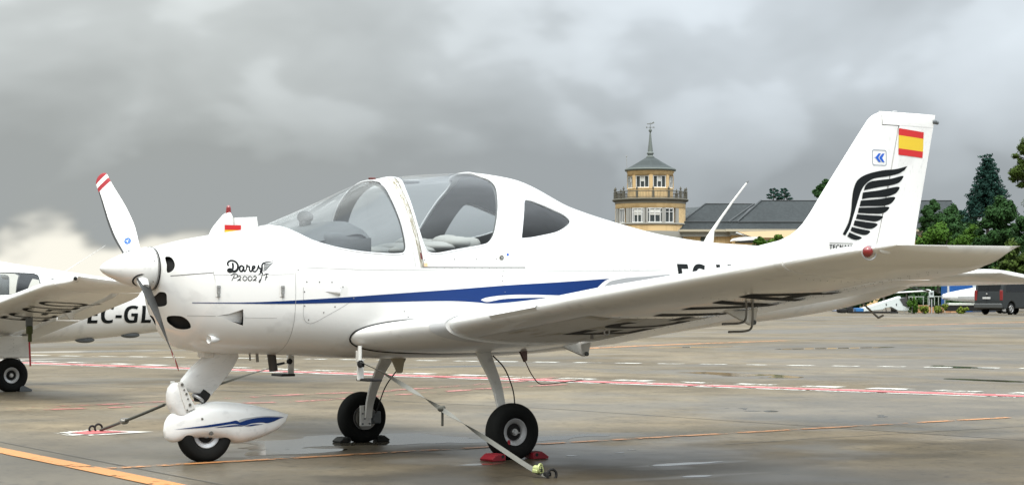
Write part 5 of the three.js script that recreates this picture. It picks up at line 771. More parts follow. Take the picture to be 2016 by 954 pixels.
for (const s of [1, -1]) {
  const y = s > 0 ? 0.90 : -0.925, x = s > 0 ? 2.328 : 2.275, R = 0.177;
  const { r } = wheel(plane, x, y, R, 0.125);
  const legPts = s > 0 ? [[2.335, 2.452, 0.45, 0.66], [2.338, 2.440, 0.52, 0.58], [2.333, 2.420, 0.60, 0.51], [2.318, 2.392, 0.69, 0.425], [2.303, 2.366, 0.76, 0.335], [2.297, 2.352, 0.80, 0.255], [2.297, 2.350, 0.815, 0.17]] : [[2.178, 2.296, -0.45, 0.66], [2.19, 2.292, -0.52, 0.58], [2.208, 2.296, -0.62, 0.50], [2.222, 2.300, -0.70, 0.42], [2.236, 2.304, -0.77, 0.335], [2.245, 2.303, -0.815, 0.25], [2.248, 2.30, -0.83, 0.17]];
  const cv = new THREE.CatmullRomCurve3(legPts.map((p) => V(p[0], p[3], p[2])), false, 'centripetal'), cw = new THREE.CatmullRomCurve3(legPts.map((p) => V(p[1], p[3], p[2])), false, 'centripetal');
  const lg = part('main_gear_leg', creased(grid(24, 8, (u, v, i, j) => { const a = cv.getPoint(u), b = cw.getPoint(u), d = cv.getTangent(u), n = V(0, -d.z, d.y).normalize(), c = [[0, -1], [0.06, -1], [0.94, -1], [1, -1], [1, 1], [0.94, 1], [0.06, 1], [0, 1]][j % 8]; return a.lerp(b, c[0]).addScaledVector(n, 0.011 * c[1] * (c[0] === 0 || c[0] === 1 ? 0.3 : 1)); }, { closed: true, cap0: true, cap1: true, flip: s < 0 }), 0.9), M.oldPaint, plane);
  part('axle_bracket', merge([box(0.085, 0.105, 0.014, x - 0.018, 0.165, y - s * 0.088, 0.004), box(0.03, 0.14, 0.012, x - 0.048, 0.185, y - s * 0.090, 0.003), rod(P(x, y - s * 0.09, R - 0.008), P(x, y, R - 0.008), 0.016)]), M.oldPaint, lg);
  part('brake_caliper', merge([box(0.075, 0.085, 0.03, x + 0.068, 0.17, y - s * 0.075, 0.008), new THREE.CylinderGeometry(0.024, 0.024, 0.03, 16).rotateX(Math.PI / 2).translate(x + 0.06, 0.16, y - s * 0.085)]), M.dimInk, lg);
  part('brake_disc', new THREE.CylinderGeometry(0.082, 0.082, 0.008, 32).rotateX(Math.PI / 2).translate(x, R - 0.008, y - s * 0.062), M.steel, lg);
  part('bracket_bolts', merge([[-0.045, 0.20], [-0.045, 0.13], [-0.01, 0.20], [0.01, 0.13], [-0.03, 0.165]].map(([a, b]) => new THREE.CylinderGeometry(0.006, 0.006, 0.01, 8).rotateX(Math.PI / 2).translate(x + a, b, y - s * 0.098))), M.dimInk, lg, 'stuff');
  part('brake_hose', tube([P(x + 0.115, s * 0.5, 0.625), P(x + 0.14, s * 0.58, 0.56), P(x + 0.125, s * 0.68, 0.48), P(x + 0.10, s * 0.77, 0.38), P(x + 0.07, s * 0.82, 0.24), P(x + 0.06, y - s * 0.09, 0.20)], 0.0045, 40, 6), M.rubber, lg);
  if (s > 0) part('slip_mark', box(0.018, 0.03, 0.006, x - 0.052, 0.108, y + 0.046, 0.002).rotateZ(0), M.red, r);
}
// ---- cabin
part('coaming', (() => { const w = (u) => mix(0.30, 0.415, Math.sqrt(u)); return merge([grid(14, 16, (u, v) => { const X = mix(1.16, 1.60, u), y = (v * 2 - 1) * w(u), zt = mix(1.405, 1.475, Math.min(1, u * 1.3)) - 0.03 * sm(u, 0.85, 1) - 0.09 * Math.pow(Math.abs(v * 2 - 1), 4); return P(X, y, zt); }, {}), box(0.30, 0.30, 0.80, 1.455, 1.245, 0, 0.05), grid(14, 4, (u, v) => P(mix(1.16, 1.605, u), w(u), mix(1.05, mix(1.315, 1.365, u), v))), grid(14, 4, (u, v) => P(mix(1.16, 1.605, u), -w(u), mix(1.05, mix(1.315, 1.365, u), v)))]); })(), std([0.06, 0.066, 0.068], 0.8, { side: THREE.DoubleSide }), plane);
part('compass', merge([ball(0.045, 1.36, 1.50, 0.0, 1.2, 0.9, 1), box(0.06, 0.05, 0.06, 1.36, 1.455, 0)]), M.panelGrey, plane);
part('control_stick', merge([rod(P(1.72, 0.25, 0.9), P(1.67, 0.25, 1.25), 0.011), ball(0.022, 1.668, 1.275, 0.25, 0.8, 1.3, 0.8), rod(P(1.72, -0.25, 0.9), P(1.67, -0.25, 1.25), 0.011), ball(0.022, 1.668, 1.275, -0.25, 0.8, 1.3, 0.8)]), M.black, plane);
for (const s of [1, -1]) { const st = part('seat', merge([box(0.46, 0.12, 0.42, 2.05, 0.93, s * 0.235, 0.05), box(0.14, 0.46, 0.42, 2.34, 1.10, s * 0.235, 0.06).translate(0, 0, 0)]), M.seatCloth, plane); part('seat_cover', merge([box(0.20, 0.16, 0.36, 2.33, 1.30, s * 0.235, 0.05), ball(0.085, 2.28, 1.34, s * 0.235 + 0.10, 1.2, 0.55, 1.1), ball(0.085, 2.30, 1.35, s * 0.235 - 0.06, 1.3, 0.6, 1.2), ball(0.1, 2.16, 1.315, s * 0.235, 1.6, 0.42, 1.8), ball(0.1, 2.0, 1.29, s * 0.24, 1.5, 0.4, 1.8)]), M.seatCloth, st); }
part('sun_visor', box(0.22, 0.018, 0.30, 2.07, 1.745, -0.12, 0.008), M.panelGrey, plane);
part('cabin_floor', box(1.5, 0.03, 0.6, 2.2, 0.76, 0, 0.01), M.lining, plane);
seat(plane, V(2.3, 0, 0));
// ---------------------------------------------------------------- second aircraft, parked to the left behind the propeller
{
  const t = thing('light_aircraft', 'white aircraft parked at the left behind the propeller, registration EC-GLQ on its flank', 'aircraft');
  const zc = -10.9, H2 = hullOf([
    [-0.6, 1.10, 0.62, 0.22, 0.88, 2, 2], [-0.4, 1.18, 0.55, 0.36, 0.88, 2.2, 2.3], [0.5, 1.24, 0.47, 0.46, 0.88, 2.3, 2.5], [1.0, 1.34, 0.45, 0.50, 0.90, 2.3, 2.6], [1.5, 1.52, 0.44, 0.53, 0.92, 2.3, 2.7], [2.1, 1.56, 0.44, 0.54, 0.93, 2.35, 2.7],
    [2.7, 1.47, 0.445, 0.52, 0.93, 2.3, 2.6], [3.1, 1.398, 0.455, 0.49, 0.92, 2.3, 2.5], [3.7, 1.316, 0.477, 0.42, 0.91, 2.2, 2.4], [4.3, 1.235, 0.52, 0.33, 0.90, 2.1, 2.3], [5.1, 1.14, 0.60, 0.22, 0.90, 2, 2.1], [5.8, 1.06, 0.69, 0.13, 0.90, 2, 2], [6.4, 0.99, 0.80, 0.05, 0.90, 2, 2]]);
  const mv = (g) => g.translate(0, 0, zc);
  const W1 = [[2.15, 1.295], [3.37, 1.268], [3.425, 1.245], [3.43, 1.05], [3.40, 1.03], [2.15, 1.005]], W2 = [[3.575, 1.212], [3.62, 1.205], [3.82, 1.165], [3.80, 1.14], [3.56, 1.06], [3.55, 1.08]];
  const cut = [prism(W1, 2), prism(W2, 2)];
  const f = part('fuselage', mv(csg(H2.skin(-0.6, 6.4, 110, 72, 0, { cap0: true, cap1: true }), cut, HOLLOW_SUBTRACTION)), M.paint, t);
  part('cabin_lining', mv(csg(H2.skin(1.3, 4.3, 40, 60, 0.03, { cap0: true, cap1: true }), cut, HOLLOW_SUBTRACTION)), M.lining, t);
  const th = H2.skin(1.4, 4.2, 50, 72, 0.006);
  const g1 = part('side_window', mv(csg(th, [cut[0]], HOLLOW_INTERSECTION)), M.glass, t); part('rear_window', mv(csg(th, [cut[1]], HOLLOW_INTERSECTION)), M.glass, t);
  part('seat_back', merge([box(0.14, 0.5, 0.42, 3.0, 1.0, zc + 0.22, 0.05), box(0.14, 0.5, 0.42, 3.0, 1.0, zc - 0.22, 0.05)]), M.lining, t);
  part('registration', mv(laid(word('EC-GLQ', sansBold, 3.97, 0.70, 0.20, 1.12), (x, y) => H2.on(x, y, 0.003))), M.ink, f);
  part('hat_placard', mv(laid([shapeOf([[3.92, 1.275], [4.0, 1.262], [4.0, 1.252], [3.92, 1.265]])], (x, y) => H2.on(x, Math.min(y, H2.sec(x)[0] - 0.02), 0.004))), M.dimInk, f);
  part('wire_antenna', rod(V(3.86, 1.29, zc), V(4.35, 1.60, zc), 0.004, 0.002, 6), M.alu, t);
  for (const q of [[4.05, 0.505, 0.14], [4.62, 0.555, 0.1]]) part('belly_fairing', mv(ball(0.12, q[0], q[1], q[2], 1, 0.28, 0.35)), M.dimInk, t);
  // fin with flag and red beacon, rudder turned to port
  const fz = (x) => 0.04;
  const fn = part('fin', mv(prism(spline([[5.50, 1.07], [5.60, 1.48], [5.687, 1.78], [5.80, 1.93], [5.87, 2.0], [5.92, 2.018], [5.955, 1.97]], 5).concat([[5.99, 1.50], [6.02, 1.0]]), 0.07, -0.035, 0.02)), M.paint, t);
  const rg = prism([[0, 1.0], [0, 1.955], [0.285, 1.968], [0.30, 1.87], [0.27, 1.30], [0.24, 1.0]], 0.05, -0.025, 0.015); rg.rotateY(-0.12); rg.translate(5.985, 0, zc);
  part('rudder', rg, M.paint, t);
  part('beacon', merge([new THREE.CylinderGeometry(0.03, 0.035, 0.05, 16).translate(5.915, 2.035, zc), ball(0.03, 5.915, 2.06, zc, 1, 1.6, 1)]), M.lens, fn);
  const fy = 0.062; const fl = part('flag', new THREE.PlaneGeometry(0.215, 0.06).translate(5.945, 1.835, zc + fy), M.flagRed, fn); part('yellow_band', new THREE.PlaneGeometry(0.215, 0.11).translate(5.945, 1.75, zc + fy), M.yellow, fl); part('red_band', new THREE.PlaneGeometry(0.215, 0.06).translate(5.945, 1.665, zc + fy), M.flagRed, fl);
  part('tailplane', (() => { const g = box(0.65, 0.05, 2.9, 6.0, 0.93, zc, 0.024); return g; })(), M.paint, t);
  // wing
  const wp = (s, u, c, up) => { const y = mix(0.3, 4.62, u), Y = y, k = sm(u, 0.90, 1.0), e = Math.sqrt(Math.max(0, 1 - (Math.max(0, (u - 0.955) / 0.045)) ** 2)); const yy = -10.9 + y; const le = mix(2.1, 2.26, sm(u, 0.90, 1)) + (1 - u) * -0.15, te = u > 0.84 ? mix(3.08, 2.93, sm(u, 0.84, 1)) : 3.08; const zl = 0.91 + 0.137 * (yy + 8), zt = 0.80 + 0.157 * (yy + 8); const t_ = 0.19 * mix(1, 0.7, k) * e; return V(mix(le, te, c), mix(zl, zt, c) + 0.012 + (up > 0 ? 1 : 0.55) * up * yt(Math.max(c, 1e-5), t_) + (1 - e) * 0.03, zc + s * y); };
  for (const s of [1, -1]) {
    const ring = (c0, c1, u0, u1, n = 40) => grid(n, 37, (u, v, i, j) => { const q = j <= 18 ? 1 - j / 18 : (j - 19) / 18, c = c0 > 0 ? mix(c0, c1, q) : c1 * q * q; return wp(s, mix(u0, u1, u), c, j <= 18 ? 1 : -1); }, { closed: true, cap0: true, cap1: true, flip: s > 0 });
    const w = part('wing', creased(merge([ring(0, 0.74, 0, 0.935, 30), ring(0, 1, 0.936, 1, 16)])), M.paint, t); part('flap', creased(ring(0.752, 1, 0.1, 0.52, 8)), M.paint, w); part('aileron', creased(ring(0.752, 1, 0.53, 0.932, 8)), M.paint, w);
    if (s > 0) {
      const a = wp(1, 0.985, 0.02, 1); part('tip_light', merge([ball(0.035, a.x + 0.01, a.y - 0.01, a.z - 0.005, 1, 0.9, 0.9), ball(0.03, a.x + 0.09, a.y + 0.005, a.z - 0.02, 1.8, 0.8, 0.8)]), phys([0.6, 0.6, 0.58], 0.2, { clearcoat: 1 }), w); const lp = part('light_lens', ball(0.018, a.x - 0.012, a.y - 0.006, a.z + 0.022), M.black, w);
      part('wing_registration', laid(word('EC-GLQ', sansReg, 0, 0, 0.44, 0.62), (x, y) => { const u = 0.50 + x / 4.32, c = 0.66 - y / 0.95, p = wp(1, u, c, -1); p.y -= 0.004; return p; }, 0.05), M.ink, w);
      for (const u of [0.35, 0.62]) { const p = wp(1, u, 0.74, -1); part('hinge_bracket', prism([[p.x - 0.07, p.y + 0.02], [p.x + 0.06, p.y + 0.02], [p.x + 0.02, p.y - 0.05], [p.x - 0.01, p.y - 0.05]], 0.02, p.z - 0.01), M.oldPaint, w); }
      const q = wp(1, 0.56, 0.42, -1); part('pitot_mast', merge([box(0.07, 0.10, 0.03, q.x, q.y - 0.05, q.z, 0.01)]), M.dimInk, w);
    }
    // main gear
    const gz = zc + s * 1.5;
    const lf = part('gear_fairing', box(0.62, 0.235, 0.10, 2.59, 0.475, gz, 0.012), M.oldPaint, t); part('rivets', merge([0.43, 0.47, 0.51, 0.55].map((h) => ball(0.004, 2.72, h, gz + 0.05, 1, 1, 0.5, 6))), M.faint, lf, 'stuff');
    const lg = part('gear_leg', merge([new THREE.CylinderGeometry(0.03, 0.03, 0.22, 14).translate(2.69, 0.31, gz - 0.09), box(0.08, 0.08, 0.05, 2.70, 0.19, gz - 0.09, 0.01), tube([V(2.74, 0.36, gz), V(2.80, 0.34, gz), V(2.82, 0.28, gz), V(2.79, 0.24, gz)], 0.006, 16, 6), rod(V(2.72, 0.36, gz - 0.03), V(2.79, 0.25, gz - 0.03), 0.012), rod(V(2.705, 0.175, gz - 0.1), V(2.705, 0.175, gz), 0.018)]), M.alu, t);
    wheel(lg, 2.705, gz, 0.182, 0.13); const ch = part('wheel_chock', prism([[0, 0], [0.13, 0], [0.13, 0.02], [0.05, 0.06], [0, 0.055]], 0.12), M.dimInk, lg); ch.position.set(2.79, 0.002, gz); 
    part('boarding_step', merge([rod(V(3.02, 0.56, zc + s * 0.62), V(2.96, 0.40, zc + s * 0.75), 0.014), box(0.10, 0.02, 0.14, 2.92, 0.395, zc + s * 0.76, 0.005)]), M.dimInk, t);
  }
  const ng = part('nose_gear_leg', merge([rod(V(0.1, 0.6, zc), V(0.0, 0.2, zc), 0.035), rod(V(0, 0.17, zc - 0.1), V(0, 0.17, zc + 0.1), 0.015)]), M.alu, t); wheel(ng, 0.0, zc, 0.175, 0.12);
  part('spinner', new THREE.LatheGeometry([[0, 0], [0.05, 0.05], [0.1, 0.14], [0.13, 0.25]].map((p) => new THREE.Vector2(...p)), 32).rotateZ(-Math.PI / 2).translate(-0.85, 0.88, zc), M.paint, t);
  part('propeller_blade', box(0.02, 0.75, 0.12, -0.68, 1.3, zc, 0.009), M.dimInk, t); part('propeller_blade', box(0.02, 0.75, 0.12, -0.68, 0.46 + 0.05, zc, 0.009), M.dimInk, t);
  seat(t, V(2.7, 0, zc));
  const q = wp(1, 0.56, 0.42, -1);
  const st = thing('warning_streamer', 'red cloth streamer hanging under the wing of the parked aircraft at the left', 'streamer');
  part('cover', merge([box(0.06, 0.08, 0.05, 0, 0.36, 0, 0.012), box(0.035, 0.10, 0.035, 0.005, 0.29, 0, 0.01)]), std([0.05, 0.06, 0.015], 0.8), st);
  part('cord', rod(V(0.0, 0.24, 0), V(0.012, 0.0, 0), 0.010, 0.009, 6), M.red, st);
  st.position.set(q.x + 0.0, q.y - 0.49, q.z + 0.01);
}

// ---------------------------------------------------------------- tie-down straps, chocks
function strap(name, label, pts, w, twists, mat) {
  const c = new THREE.CatmullRomCurve3(pts, false, 'centripetal'), up0 = V(0, 1, 0);
  const t = thing(name, label, 'strap', 'tie-down straps of the white aircraft');
  part('webbing', grid(90, 4, (u, v, i, j) => { const p = c.getPointAt(u), d = c.getTangentAt(u), n = new THREE.Vector3().crossVectors(d, up0).normalize(), b = new THREE.Vector3().crossVectors(n, d), a = twists * Math.PI * sm(u, 0.05, 0.8) + 0.5, e = [[-1, 0.06], [1, 0.06], [1, -0.06], [-1, -0.06]][j % 4]; const s = n.clone().multiplyScalar(Math.cos(a)).addScaledVector(b, Math.sin(a)), q = n.clone().multiplyScalar(-Math.sin(a)).addScaledVector(b, Math.cos(a)); return p.addScaledVector(s, e[0] * w / 2).addScaledVector(q, e[1] * w / 2); }, { closed: true, cap0: true, cap1: true }), mat, t);
  return { t, c };
}
const webTex = noiseTex(128, (u, v) => { const d = 0.8 + 0.2 * ((Math.floor(u * 64) + Math.floor(v * 8)) % 2 ? 1 : -0.6) * 0.6 + 0.2 * (vfbm(u, v, 8, 3, 4) - 0.5); return [d, d, d]; });
webTex.repeat.set(8, 1);
const webbing = std([0.20, 0.20, 0.18], 0.9, { map: webTex }), darkWeb = std([0.075, 0.075, 0.062], 0.9, { map: webTex });
{
  const { t, c } = strap('tie_down_strap', 'grey webbing strap from the near boarding step to the apron in the foreground', [V(1.487, 0.60, 0.50), V(1.52, 0.545, 0.70), V(1.60, 0.375, 1.17), V(1.69, 0.19, 1.62), V(1.77, 0.03, 2.02), V(1.795, 0.012, 2.09)], 0.027, 2.5, webbing);
  const k = c.getPointAt(0.46); part('knot', merge([ball(0.019, k.x, k.y, k.z, 1.2, 0.9, 1), ball(0.013, k.x + 0.015, k.y + 0.006, k.z)]), darkWeb, t);
  part('loose_end', box(0.016, 0.095, 0.005, k.x + 0.004, k.y - 0.052, k.z + 0.008, 0.002).rotateZ(0), darkWeb, t);
  part('upper_hook', merge([new THREE.TorusGeometry(0.018, 0.006, 8, 18).translate(1.485, 0.59, 0.50), box(0.03, 0.03, 0.03, 1.487, 0.585, 0.51, 0.008)]), M.black, t);
  const e = V(1.765, 0.036, 2.03); const rt = part('ratchet_buckle', merge([box(0.05, 0.02, 0.05, e.x, e.y, e.z, 0.006), new THREE.CylinderGeometry(0.02, 0.02, 0.05, 14).rotateX(Math.PI / 2).translate(e.x, e.y + 0.012, e.z), new THREE.TorusGeometry(0.024, 0.006, 8, 18).rotateY(0.5).translate(e.x + 0.002, e.y + 0.016, e.z + 0.02)]), std([0.50, 0.55, 0.24], 0.4, { metalness: 0.3 }), t);
  part('buckle_slots', merge([box(0.03, 0.006, 0.054, e.x, e.y + 0.01, e.z, 0.002), box(0.006, 0.03, 0.054, e.x + 0.008, e.y + 0.012, e.z, 0.002)]), M.black, rt);
  part('ground_hook', merge([new THREE.TorusGeometry(0.03, 0.008, 8, 20).translate(1.81, 0.018, 2.10), box(0.04, 0.025, 0.03, 1.80, 0.02, 2.07, 0.006)]), M.black, t);
  seat(t, V(1.8, 0, 2.1));
}
{
  const { t, c } = strap('tie_down_strap', 'dark thin strap from the far boarding step past the nose leg to the painted mark', [V(1.50, 0.575, -0.48), V(1.40, 0.46, -1.02), V(1.27, 0.265, -1.85), V(1.20, 0.115, -2.45), V(1.13, 0.012, -2.86)], 0.014, 1.5, darkWeb);
  const k = c.getPointAt(0.50); part('loose_end', merge([ball(0.018, k.x, k.y, k.z), box(0.02, 0.11, 0.008, k.x - 0.01, k.y - 0.05, k.z + 0.01, 0.003)]), darkWeb, t);
  const m = c.getPointAt(0.86), c2 = new THREE.CatmullRomCurve3([c.getPointAt(0.62), c.getPointAt(0.8), c.getPointAt(0.99)]); part('lower_webbing', new THREE.TubeGeometry(c2, 20, 0.011, 6), darkWeb, t);
  part('buckle', merge([ball(0.028, m.x, m.y, m.z, 1.3, 0.9, 1), box(0.06, 0.018, 0.04, m.x + 0.01, m.y + 0.015, m.z, 0.005)]), M.steel, t);
  part('upper_hook', merge([ball(0.02, 1.49, 0.58, -0.47), rod(V(1.47, 0.57, -0.5), V(1.42, 0.56, -0.52), 0.007)]), M.black, t);
  part('ground_hook', merge([new THREE.TorusGeometry(0.028, 0.008, 8, 20, 4.4).rotateZ(-0.5).translate(1.125, 0.03, -2.87), new THREE.TorusGeometry(0.022, 0.008, 8, 20, 4.4).rotateZ(0.3).translate(1.08, 0.024, -2.88)]), M.black, t);
  seat(t, V(1.13, 0, -2.87));
}
for (const [x, z, dir, lab, mat, w] of [[2.165, 0.94, 1, 'red wheel chock in front of the near main wheel', M.red, 0.13], [2.488, 0.93, -1, 'red wheel chock behind the near main wheel', M.red, 0.13], [2.125, -0.93, 1, 'black wheel chock in front of the far main wheel', M.dimInk, 0.12], [2.43, -0.93, -1, 'black wheel chock behind the far main wheel', M.dimInk, 0.12]]) {
  const t = thing('wheel_chock', lab, 'wheel chock', 'wheel chocks of the white aircraft'), m = mat === M.red ? std([0.20, 0.006, 0.014], 0.5) : std([0.02, 0.02, 0.018], 0.8);
  const pts = [[-0.06, 0], [0.055, 0], [0.06, 0.034], [0.05, 0.045], [-0.025, 0.043], [-0.066, 0.014]].map((p) => [p[0] * dir, p[1]]);
  part('body', prism(dir > 0 ? pts : pts.reverse(), w, -w / 2, 0.004), m, t);
  part('grip_ribs', merge([-0.018, 0.006, 0.03].map((q) => box(0.010, 0.010, w * 0.9, q * dir, 0.045, 0, 0.003))), m, t);
  part('end_hole', new THREE.CylinderGeometry(0.012, 0.012, 0.006, 12).rotateX(Math.PI / 2).translate(0.03 * dir, 0.03, w / 2 + 0.002), M.black, t);
  t.position.set(x, 0.002, z); t.rotation.y = 0.12 * dir; t.scale.setScalar(mat === M.red ? 0.88 : 0.75);
}

// ---------------------------------------------------------------- along the far edge of the apron, right of the tail
{ // dark van
  const D = 114, t = thing('parked_van', 'dark grey passenger van seen from behind at the right edge', 'van');
  // local axes: x forward along the van, z to its right flank
  const body = std([0.028, 0.033, 0.035], 0.3, { metalness: 0.2 }), gl = phys([0.012, 0.014, 0.016], 0.05), L = 4.9, Wd = 1.86;
  const prof = spline([[0.02, 0.42], [0.0, 0.75], [0.03, 1.05], [0.12, 1.55], [0.22, 1.84], [0.45, 1.93], [1.6, 1.95], [2.9, 1.91], [3.45, 1.72], [3.95, 1.28], [4.35, 1.14], [4.75, 1.0], [4.9, 0.72], [4.88, 0.40]], 4);
  const arch = (cx) => { const o = []; for (let i = 0; i <= 10; i++) { const a = Math.PI * i / 10; o.push([cx + 0.40 * Math.cos(a), 0.36 + 0.40 * Math.sin(a)]); } return o; };
  part('body', prism(prof.concat([[4.7, 0.30]], arch(3.98), arch(0.95), [[0.2, 0.30]]), Wd - 0.12, -(Wd - 0.12) / 2, 0.06), body, t);
  const bp = part('rear_bumper', box(0.22, 0.30, 1.84, 0.0, 0.50, 0, 0.08), std([0.055, 0.06, 0.06], 0.5), t);
  part('rear_window', box(0.03, 0.55, 1.45, 0.09, 1.50, 0, 0.01).rotateZ(0), gl, t).rotation.z = 0;
  for (const s of [1, -1]) { part('tail_light', box(0.12, 0.58, 0.17, 0.05, 1.10, s * 0.84, 0.03), M.lens, t); part('side_window', box(2.7, 0.48, 0.02, 1.75, 1.52, s * 0.925, 0.008), gl, t); part('door_mirror', box(0.14, 0.2, 0.2, 3.45, 1.28, s * 1.03, 0.04), body, t); part('door_handle', box(0.2, 0.035, 0.03, 2.35, 1.05, s * 0.94, 0.01), body, t); }
  const pl = part('number_plate', box(0.02, 0.11, 0.52, -0.015, 0.95, -0.1, 0.004), std([0.55, 0.56, 0.55], 0.5), t);
  part('tailgate_badge', ball(0.05, -0.005, 1.18, -0.1, 0.3, 1, 1), M.metal, t); part('door_seam', box(0.02, 1.2, 0.012, -0.006, 1.0, -0.1, 0.004), M.black, t);
  part('roof_aerial', rod(V(0.7, 1.95, 0), V(0.5, 2.2, 0), 0.01), M.black, t);
  for (const [x, s] of [[0.95, 1], [0.95, -1], [3.98, 1], [3.98, -1]]) { const w = part('wheel', new THREE.TorusGeometry(0.255, 0.085, 12, 36).scale(1, 1, 1.2).translate(x, 0.335, s * 0.82), M.tyre, t); part('rim', merge([new THREE.TorusGeometry(0.19, 0.02, 8, 30).translate(x, 0.335, s * 0.90), ...[0, 1, 2, 3, 4].map((i) => box(0.19, 0.055, 0.03, 0.095, 0, 0, 0.01).rotateZ(i * 1.2566).translate(x, 0.335, s * 0.90)), new THREE.CylinderGeometry(0.05, 0.05, 0.05, 14).rotateX(Math.PI / 2).translate(x, 0.335, s * 0.90)]), M.metal, w); part('disc', new THREE.CylinderGeometry(0.19, 0.19, 0.04, 24).rotateX(Math.PI / 2).translate(x, 0.335, s * 0.86), M.black, w); }
  // the rear faces the viewer, its right flank turned into view
  t.rotation.y = FACE + Math.PI / 2 - 0.82; const a = at(1946, D); t.position.copy(a);
}
{ // white closed trailer behind the van
  const D = 124, t = thing('closed_trailer', 'white streamlined closed trailer standing left of the dark van', 'trailer'), wm = std([0.72, 0.73, 0.73], 0.35);
  part('shell', grid(20, 24, (u, v) => { const L = 5.2, x = u * L, h = 0.13 + 0.78 * Math.pow(Math.min(1, u * 1.1 + 0.01), 0.72), w = 0.25 + 0.55 * Math.pow(u, 0.5), a = v * 6.2832, c = Math.cos(a), s = Math.sin(a), k = Math.pow(Math.abs(c) ** 3 + Math.abs(s) ** 3, -1 / 3); return V(x, 1.0 + 0.10 * u + h * c * k * (c > 0 ? 1.0 : 0.72), w * s * k); }, { closed: true, cap0: true, cap1: true, flip: true }), wm, t);
  part('rub_strip', box(4.2, 0.05, 0.02, 2.9, 0.98, 0.81, 0.006).rotateY(0.03), M.dimInk, t); part('skirt', box(2.0, 0.16, 0.9, 1.3, 0.56, 0, 0.05), std([0.55, 0.57, 0.53], 0.5), t); part('underframe', box(3.4, 0.36, 0.8, 1.9, 0.32, 0, 0.03), M.black, t); part('drawbar', box(1.2, 0.10, 0.12, -0.2, 0.45, 0, 0.02), M.black, t);
  for (const s of [1, -1]) { const w = part('wheel', new THREE.TorusGeometry(0.22, 0.075, 10, 30).translate(3.65, 0.29, s * 0.72), M.tyre, t); part('rim', new THREE.CylinderGeometry(0.17, 0.17, 0.08, 20).rotateX(Math.PI / 2).translate(3.65, 0.29, s * 0.74), M.metal, w); }
  t.rotation.y = FACE - 0.05; t.position.copy(at(1856, D));
}
{ const t = thing('blue_container', 'blue and white steel container behind the white trailer', 'container'), D = 136; part('box', box(3.2, 2.6, 2.2, 1.6, 1.3, 0, 0.03), std([0.01, 0.10, 0.36], 0.5), t); part('white_panel', box(1.9, 2.5, 0.04, 2.6, 1.3, 1.12, 0.01), std([0.45, 0.52, 0.6], 0.5), t); part('corner_post', box(0.12, 2.65, 0.12, 0.02, 1.33, 1.1, 0.01), std([0.5, 0.52, 0.54], 0.5), t); for (let i = 0; i < 10; i++) part('rib', box(0.06, 2.3, 0.04, 0.3 + i * 0.14, 1.3, 1.11, 0.01), std([0.01, 0.10, 0.36], 0.5), t); t.rotation.y = FACE; t.position.copy(at(1860, D)); }
{ const t = thing('guard_railing', 'grey steel railing left of the white trailer', 'railing'), D = 126, s = D / 3957, m = std([0.34, 0.38, 0.34], 0.6); part('rail', merge([box(1.0, 0.05, 0.05, 0.45, 1.02, 0, 0.01), box(1.15, 0.05, 0.05, 1.75, 1.04, 0, 0.01)]), m, t); for (const x of [0.0, 0.22, 0.42, 1.2, 0.9, 1.6, 1.85, 2.25]) part('upright', box(0.045, 1.02, 0.045, x, 0.52, 0, 0.008), m, t); t.rotation.y = FACE; t.position.copy(at(1790, D)); }
{ const t = thing('meter_post', 'pale meter box on a post right of the railing', 'post'), D = 124; part('post', merge([box(0.06, 0.9, 0.06, 0.02, 0.45, 0, 0.01), box(0.05, 0.5, 0.05, -0.12, 0.75, 0, 0.01)]), M.grey, t); part('meter_box', box(0.28, 0.40, 0.2, 0, 1.18, 0, 0.02), std([0.50, 0.56, 0.55], 0.5), t); part('dial', box(0.14, 0.14, 0.02, 0, 1.22, 0.105, 0.005), M.dimInk, t); t.rotation.y = FACE; t.position.copy(at(1834, D)); }
{ const t = thing('low_wall', 'low orange brick wall below the railing', 'wall'), D = 128, m = [std([0.42, 0.23, 0.12], 0.9), std([0.48, 0.28, 0.15], 0.9)]; for (let i = 0; i < 6; i++) part('block', box(0.40, 0.42, 0.3, i * 0.42, 0.21, 0, 0.02), m[i % 2], t); part('coping', box(2.6, 0.06, 0.36, 1.05, 0.45, 0, 0.02), m[1], t); t.rotation.y = FACE; t.position.copy(at(1812, D)); }
for (const [px, w, h, mat, lab] of [[1798, 20, 34, LEAF.mid, 'tall green grass clump in front of the railing'], [1820, 14, 16, LEAF.yellow, 'low yellow green plant in front of the low wall'], [1852, 22, 20, LEAF.yellow, 'yellow green bush left of the white trailer'], [1895, 16, 14, LEAF.yellow, 'small yellow plant under the white trailer']]) {
  const t = thing('garden_plant', lab, 'plant', 'plants at the far apron edge'), D = 121, s = D / 3957, cl = [], st = [];
  for (let i = 0; i < 14; i++) cl.push([rr(-0.5, 0.5) * w * s, rr(0.15, 0.8) * h * s, rr(-0.3, 0.3), w * s * 0.16, h * s * 0.22, 0.25]);
  for (let i = 0; i < 12; i++) { const x = rr(-0.4, 0.4) * w * s; st.push(rod(V(x * 0.6, 0, 0), V(x, h * s * rr(0.6, 1), rr(-0.1, 0.1)), 0.012, 0.004, 5)); }
  part('foliage', leafCloud(cl, 700, 0.07), mat, t); part('stem', merge(st), bark, t); t.rotation.y = FACE; t.position.copy(at(px, D));
}
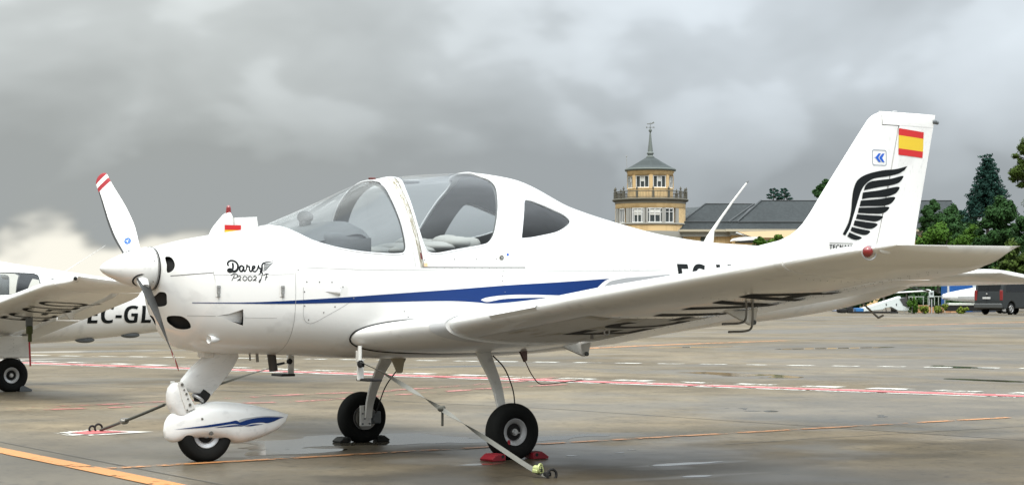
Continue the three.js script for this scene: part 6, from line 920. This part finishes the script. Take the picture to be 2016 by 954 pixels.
{ // dismantled aircraft lying under covers behind the tail boom
  const t = thing('dismantled_aircraft', 'white dismantled aircraft on dark supports behind the tail boom', 'aircraft'), D = 122, s = D / 3957, wm = std([0.62, 0.68, 0.68], 0.45), X = (px) => (px - 1740) * s, Y = (y) => Math.max(0.02, UP(y, D));
  part('white_fuselage', prism([[X(1698), Y(613)], [X(1698), Y(606)], [X(1770), Y(583)], [X(1775), Y(600)], [X(1790), Y(605)], [X(1789), Y(612)], [X(1765), Y(611)], [X(1752), Y(604)], [X(1740), Y(606)], [X(1735), Y(609)]], 1.0, -0.5, 0.03), wm, t);
  part('blue_nose', box(X(1698) - X(1683), 0.22, 0.9, (X(1698) + X(1683)) / 2, Y(609.5), 0, 0.03), std([0.03, 0.16, 0.40], 0.5), t);
  part('dark_cover', prism([[X(1768), Y(588)], [X(1780), Y(585)], [X(1787), Y(600)], [X(1786), Y(605)], [X(1775), Y(600)]], 1.1, -0.55, 0.02), std([0.05, 0.05, 0.05], 0.8), t);
  part('support', box(X(1765) - X(1676), 0.10, 1.2, (X(1765) + X(1676)) / 2, 0.08, 0, 0.02), M.black, t);
  for (const px of [1706, 1742, 1762]) part('hatch', box(0.07, 0.14, 0.03, X(px), Y(px < 1730 ? 606 : 599), 0.53, 0.01), M.dimInk, t);
  part('engine_block', merge([box(0.35, 0.36, 0.5, X(1672), 0.22, 0.2, 0.06), box(0.42, 0.26, 0.5, X(1658), 0.17, 0.2, 0.08), ball(0.15, X(1650), 0.2, 0.3)]), M.black, t); part('tow_bar', box(0.5, 0.10, 0.3, X(1646), 0.18, 0.2, 0.03), std([0.18, 0.20, 0.26], 0.6), t);
  t.rotation.y = FACE; t.position.copy(at(1740, D));
}
{ const t = thing('parked_wing', 'long white wing raised on trestles behind the tail boom', 'aircraft wing'), D = 125, s = D / 3957; part('panel', box(3.0, 0.09, 0.9, 0, 1.30, 0, 0.04).rotateZ(0.06), std([0.72, 0.76, 0.74], 0.4), t); part('wing_tip', ball(0.12, 1.45, 1.40, 0.2, 2, 0.7, 1.5), std([0.75, 0.76, 0.75], 0.4), t); for (const x of [-1.2, 0.2]) part('trestle', merge([rod(V(x, 1.2, 0), V(x - 0.2, 0, 0.3), 0.03), rod(V(x, 1.2, 0), V(x + 0.2, 0, -0.3), 0.03)]), M.steel, t); t.rotation.y = FACE; t.position.copy(at(1779, D)); }

renderer.render(scene, camera);
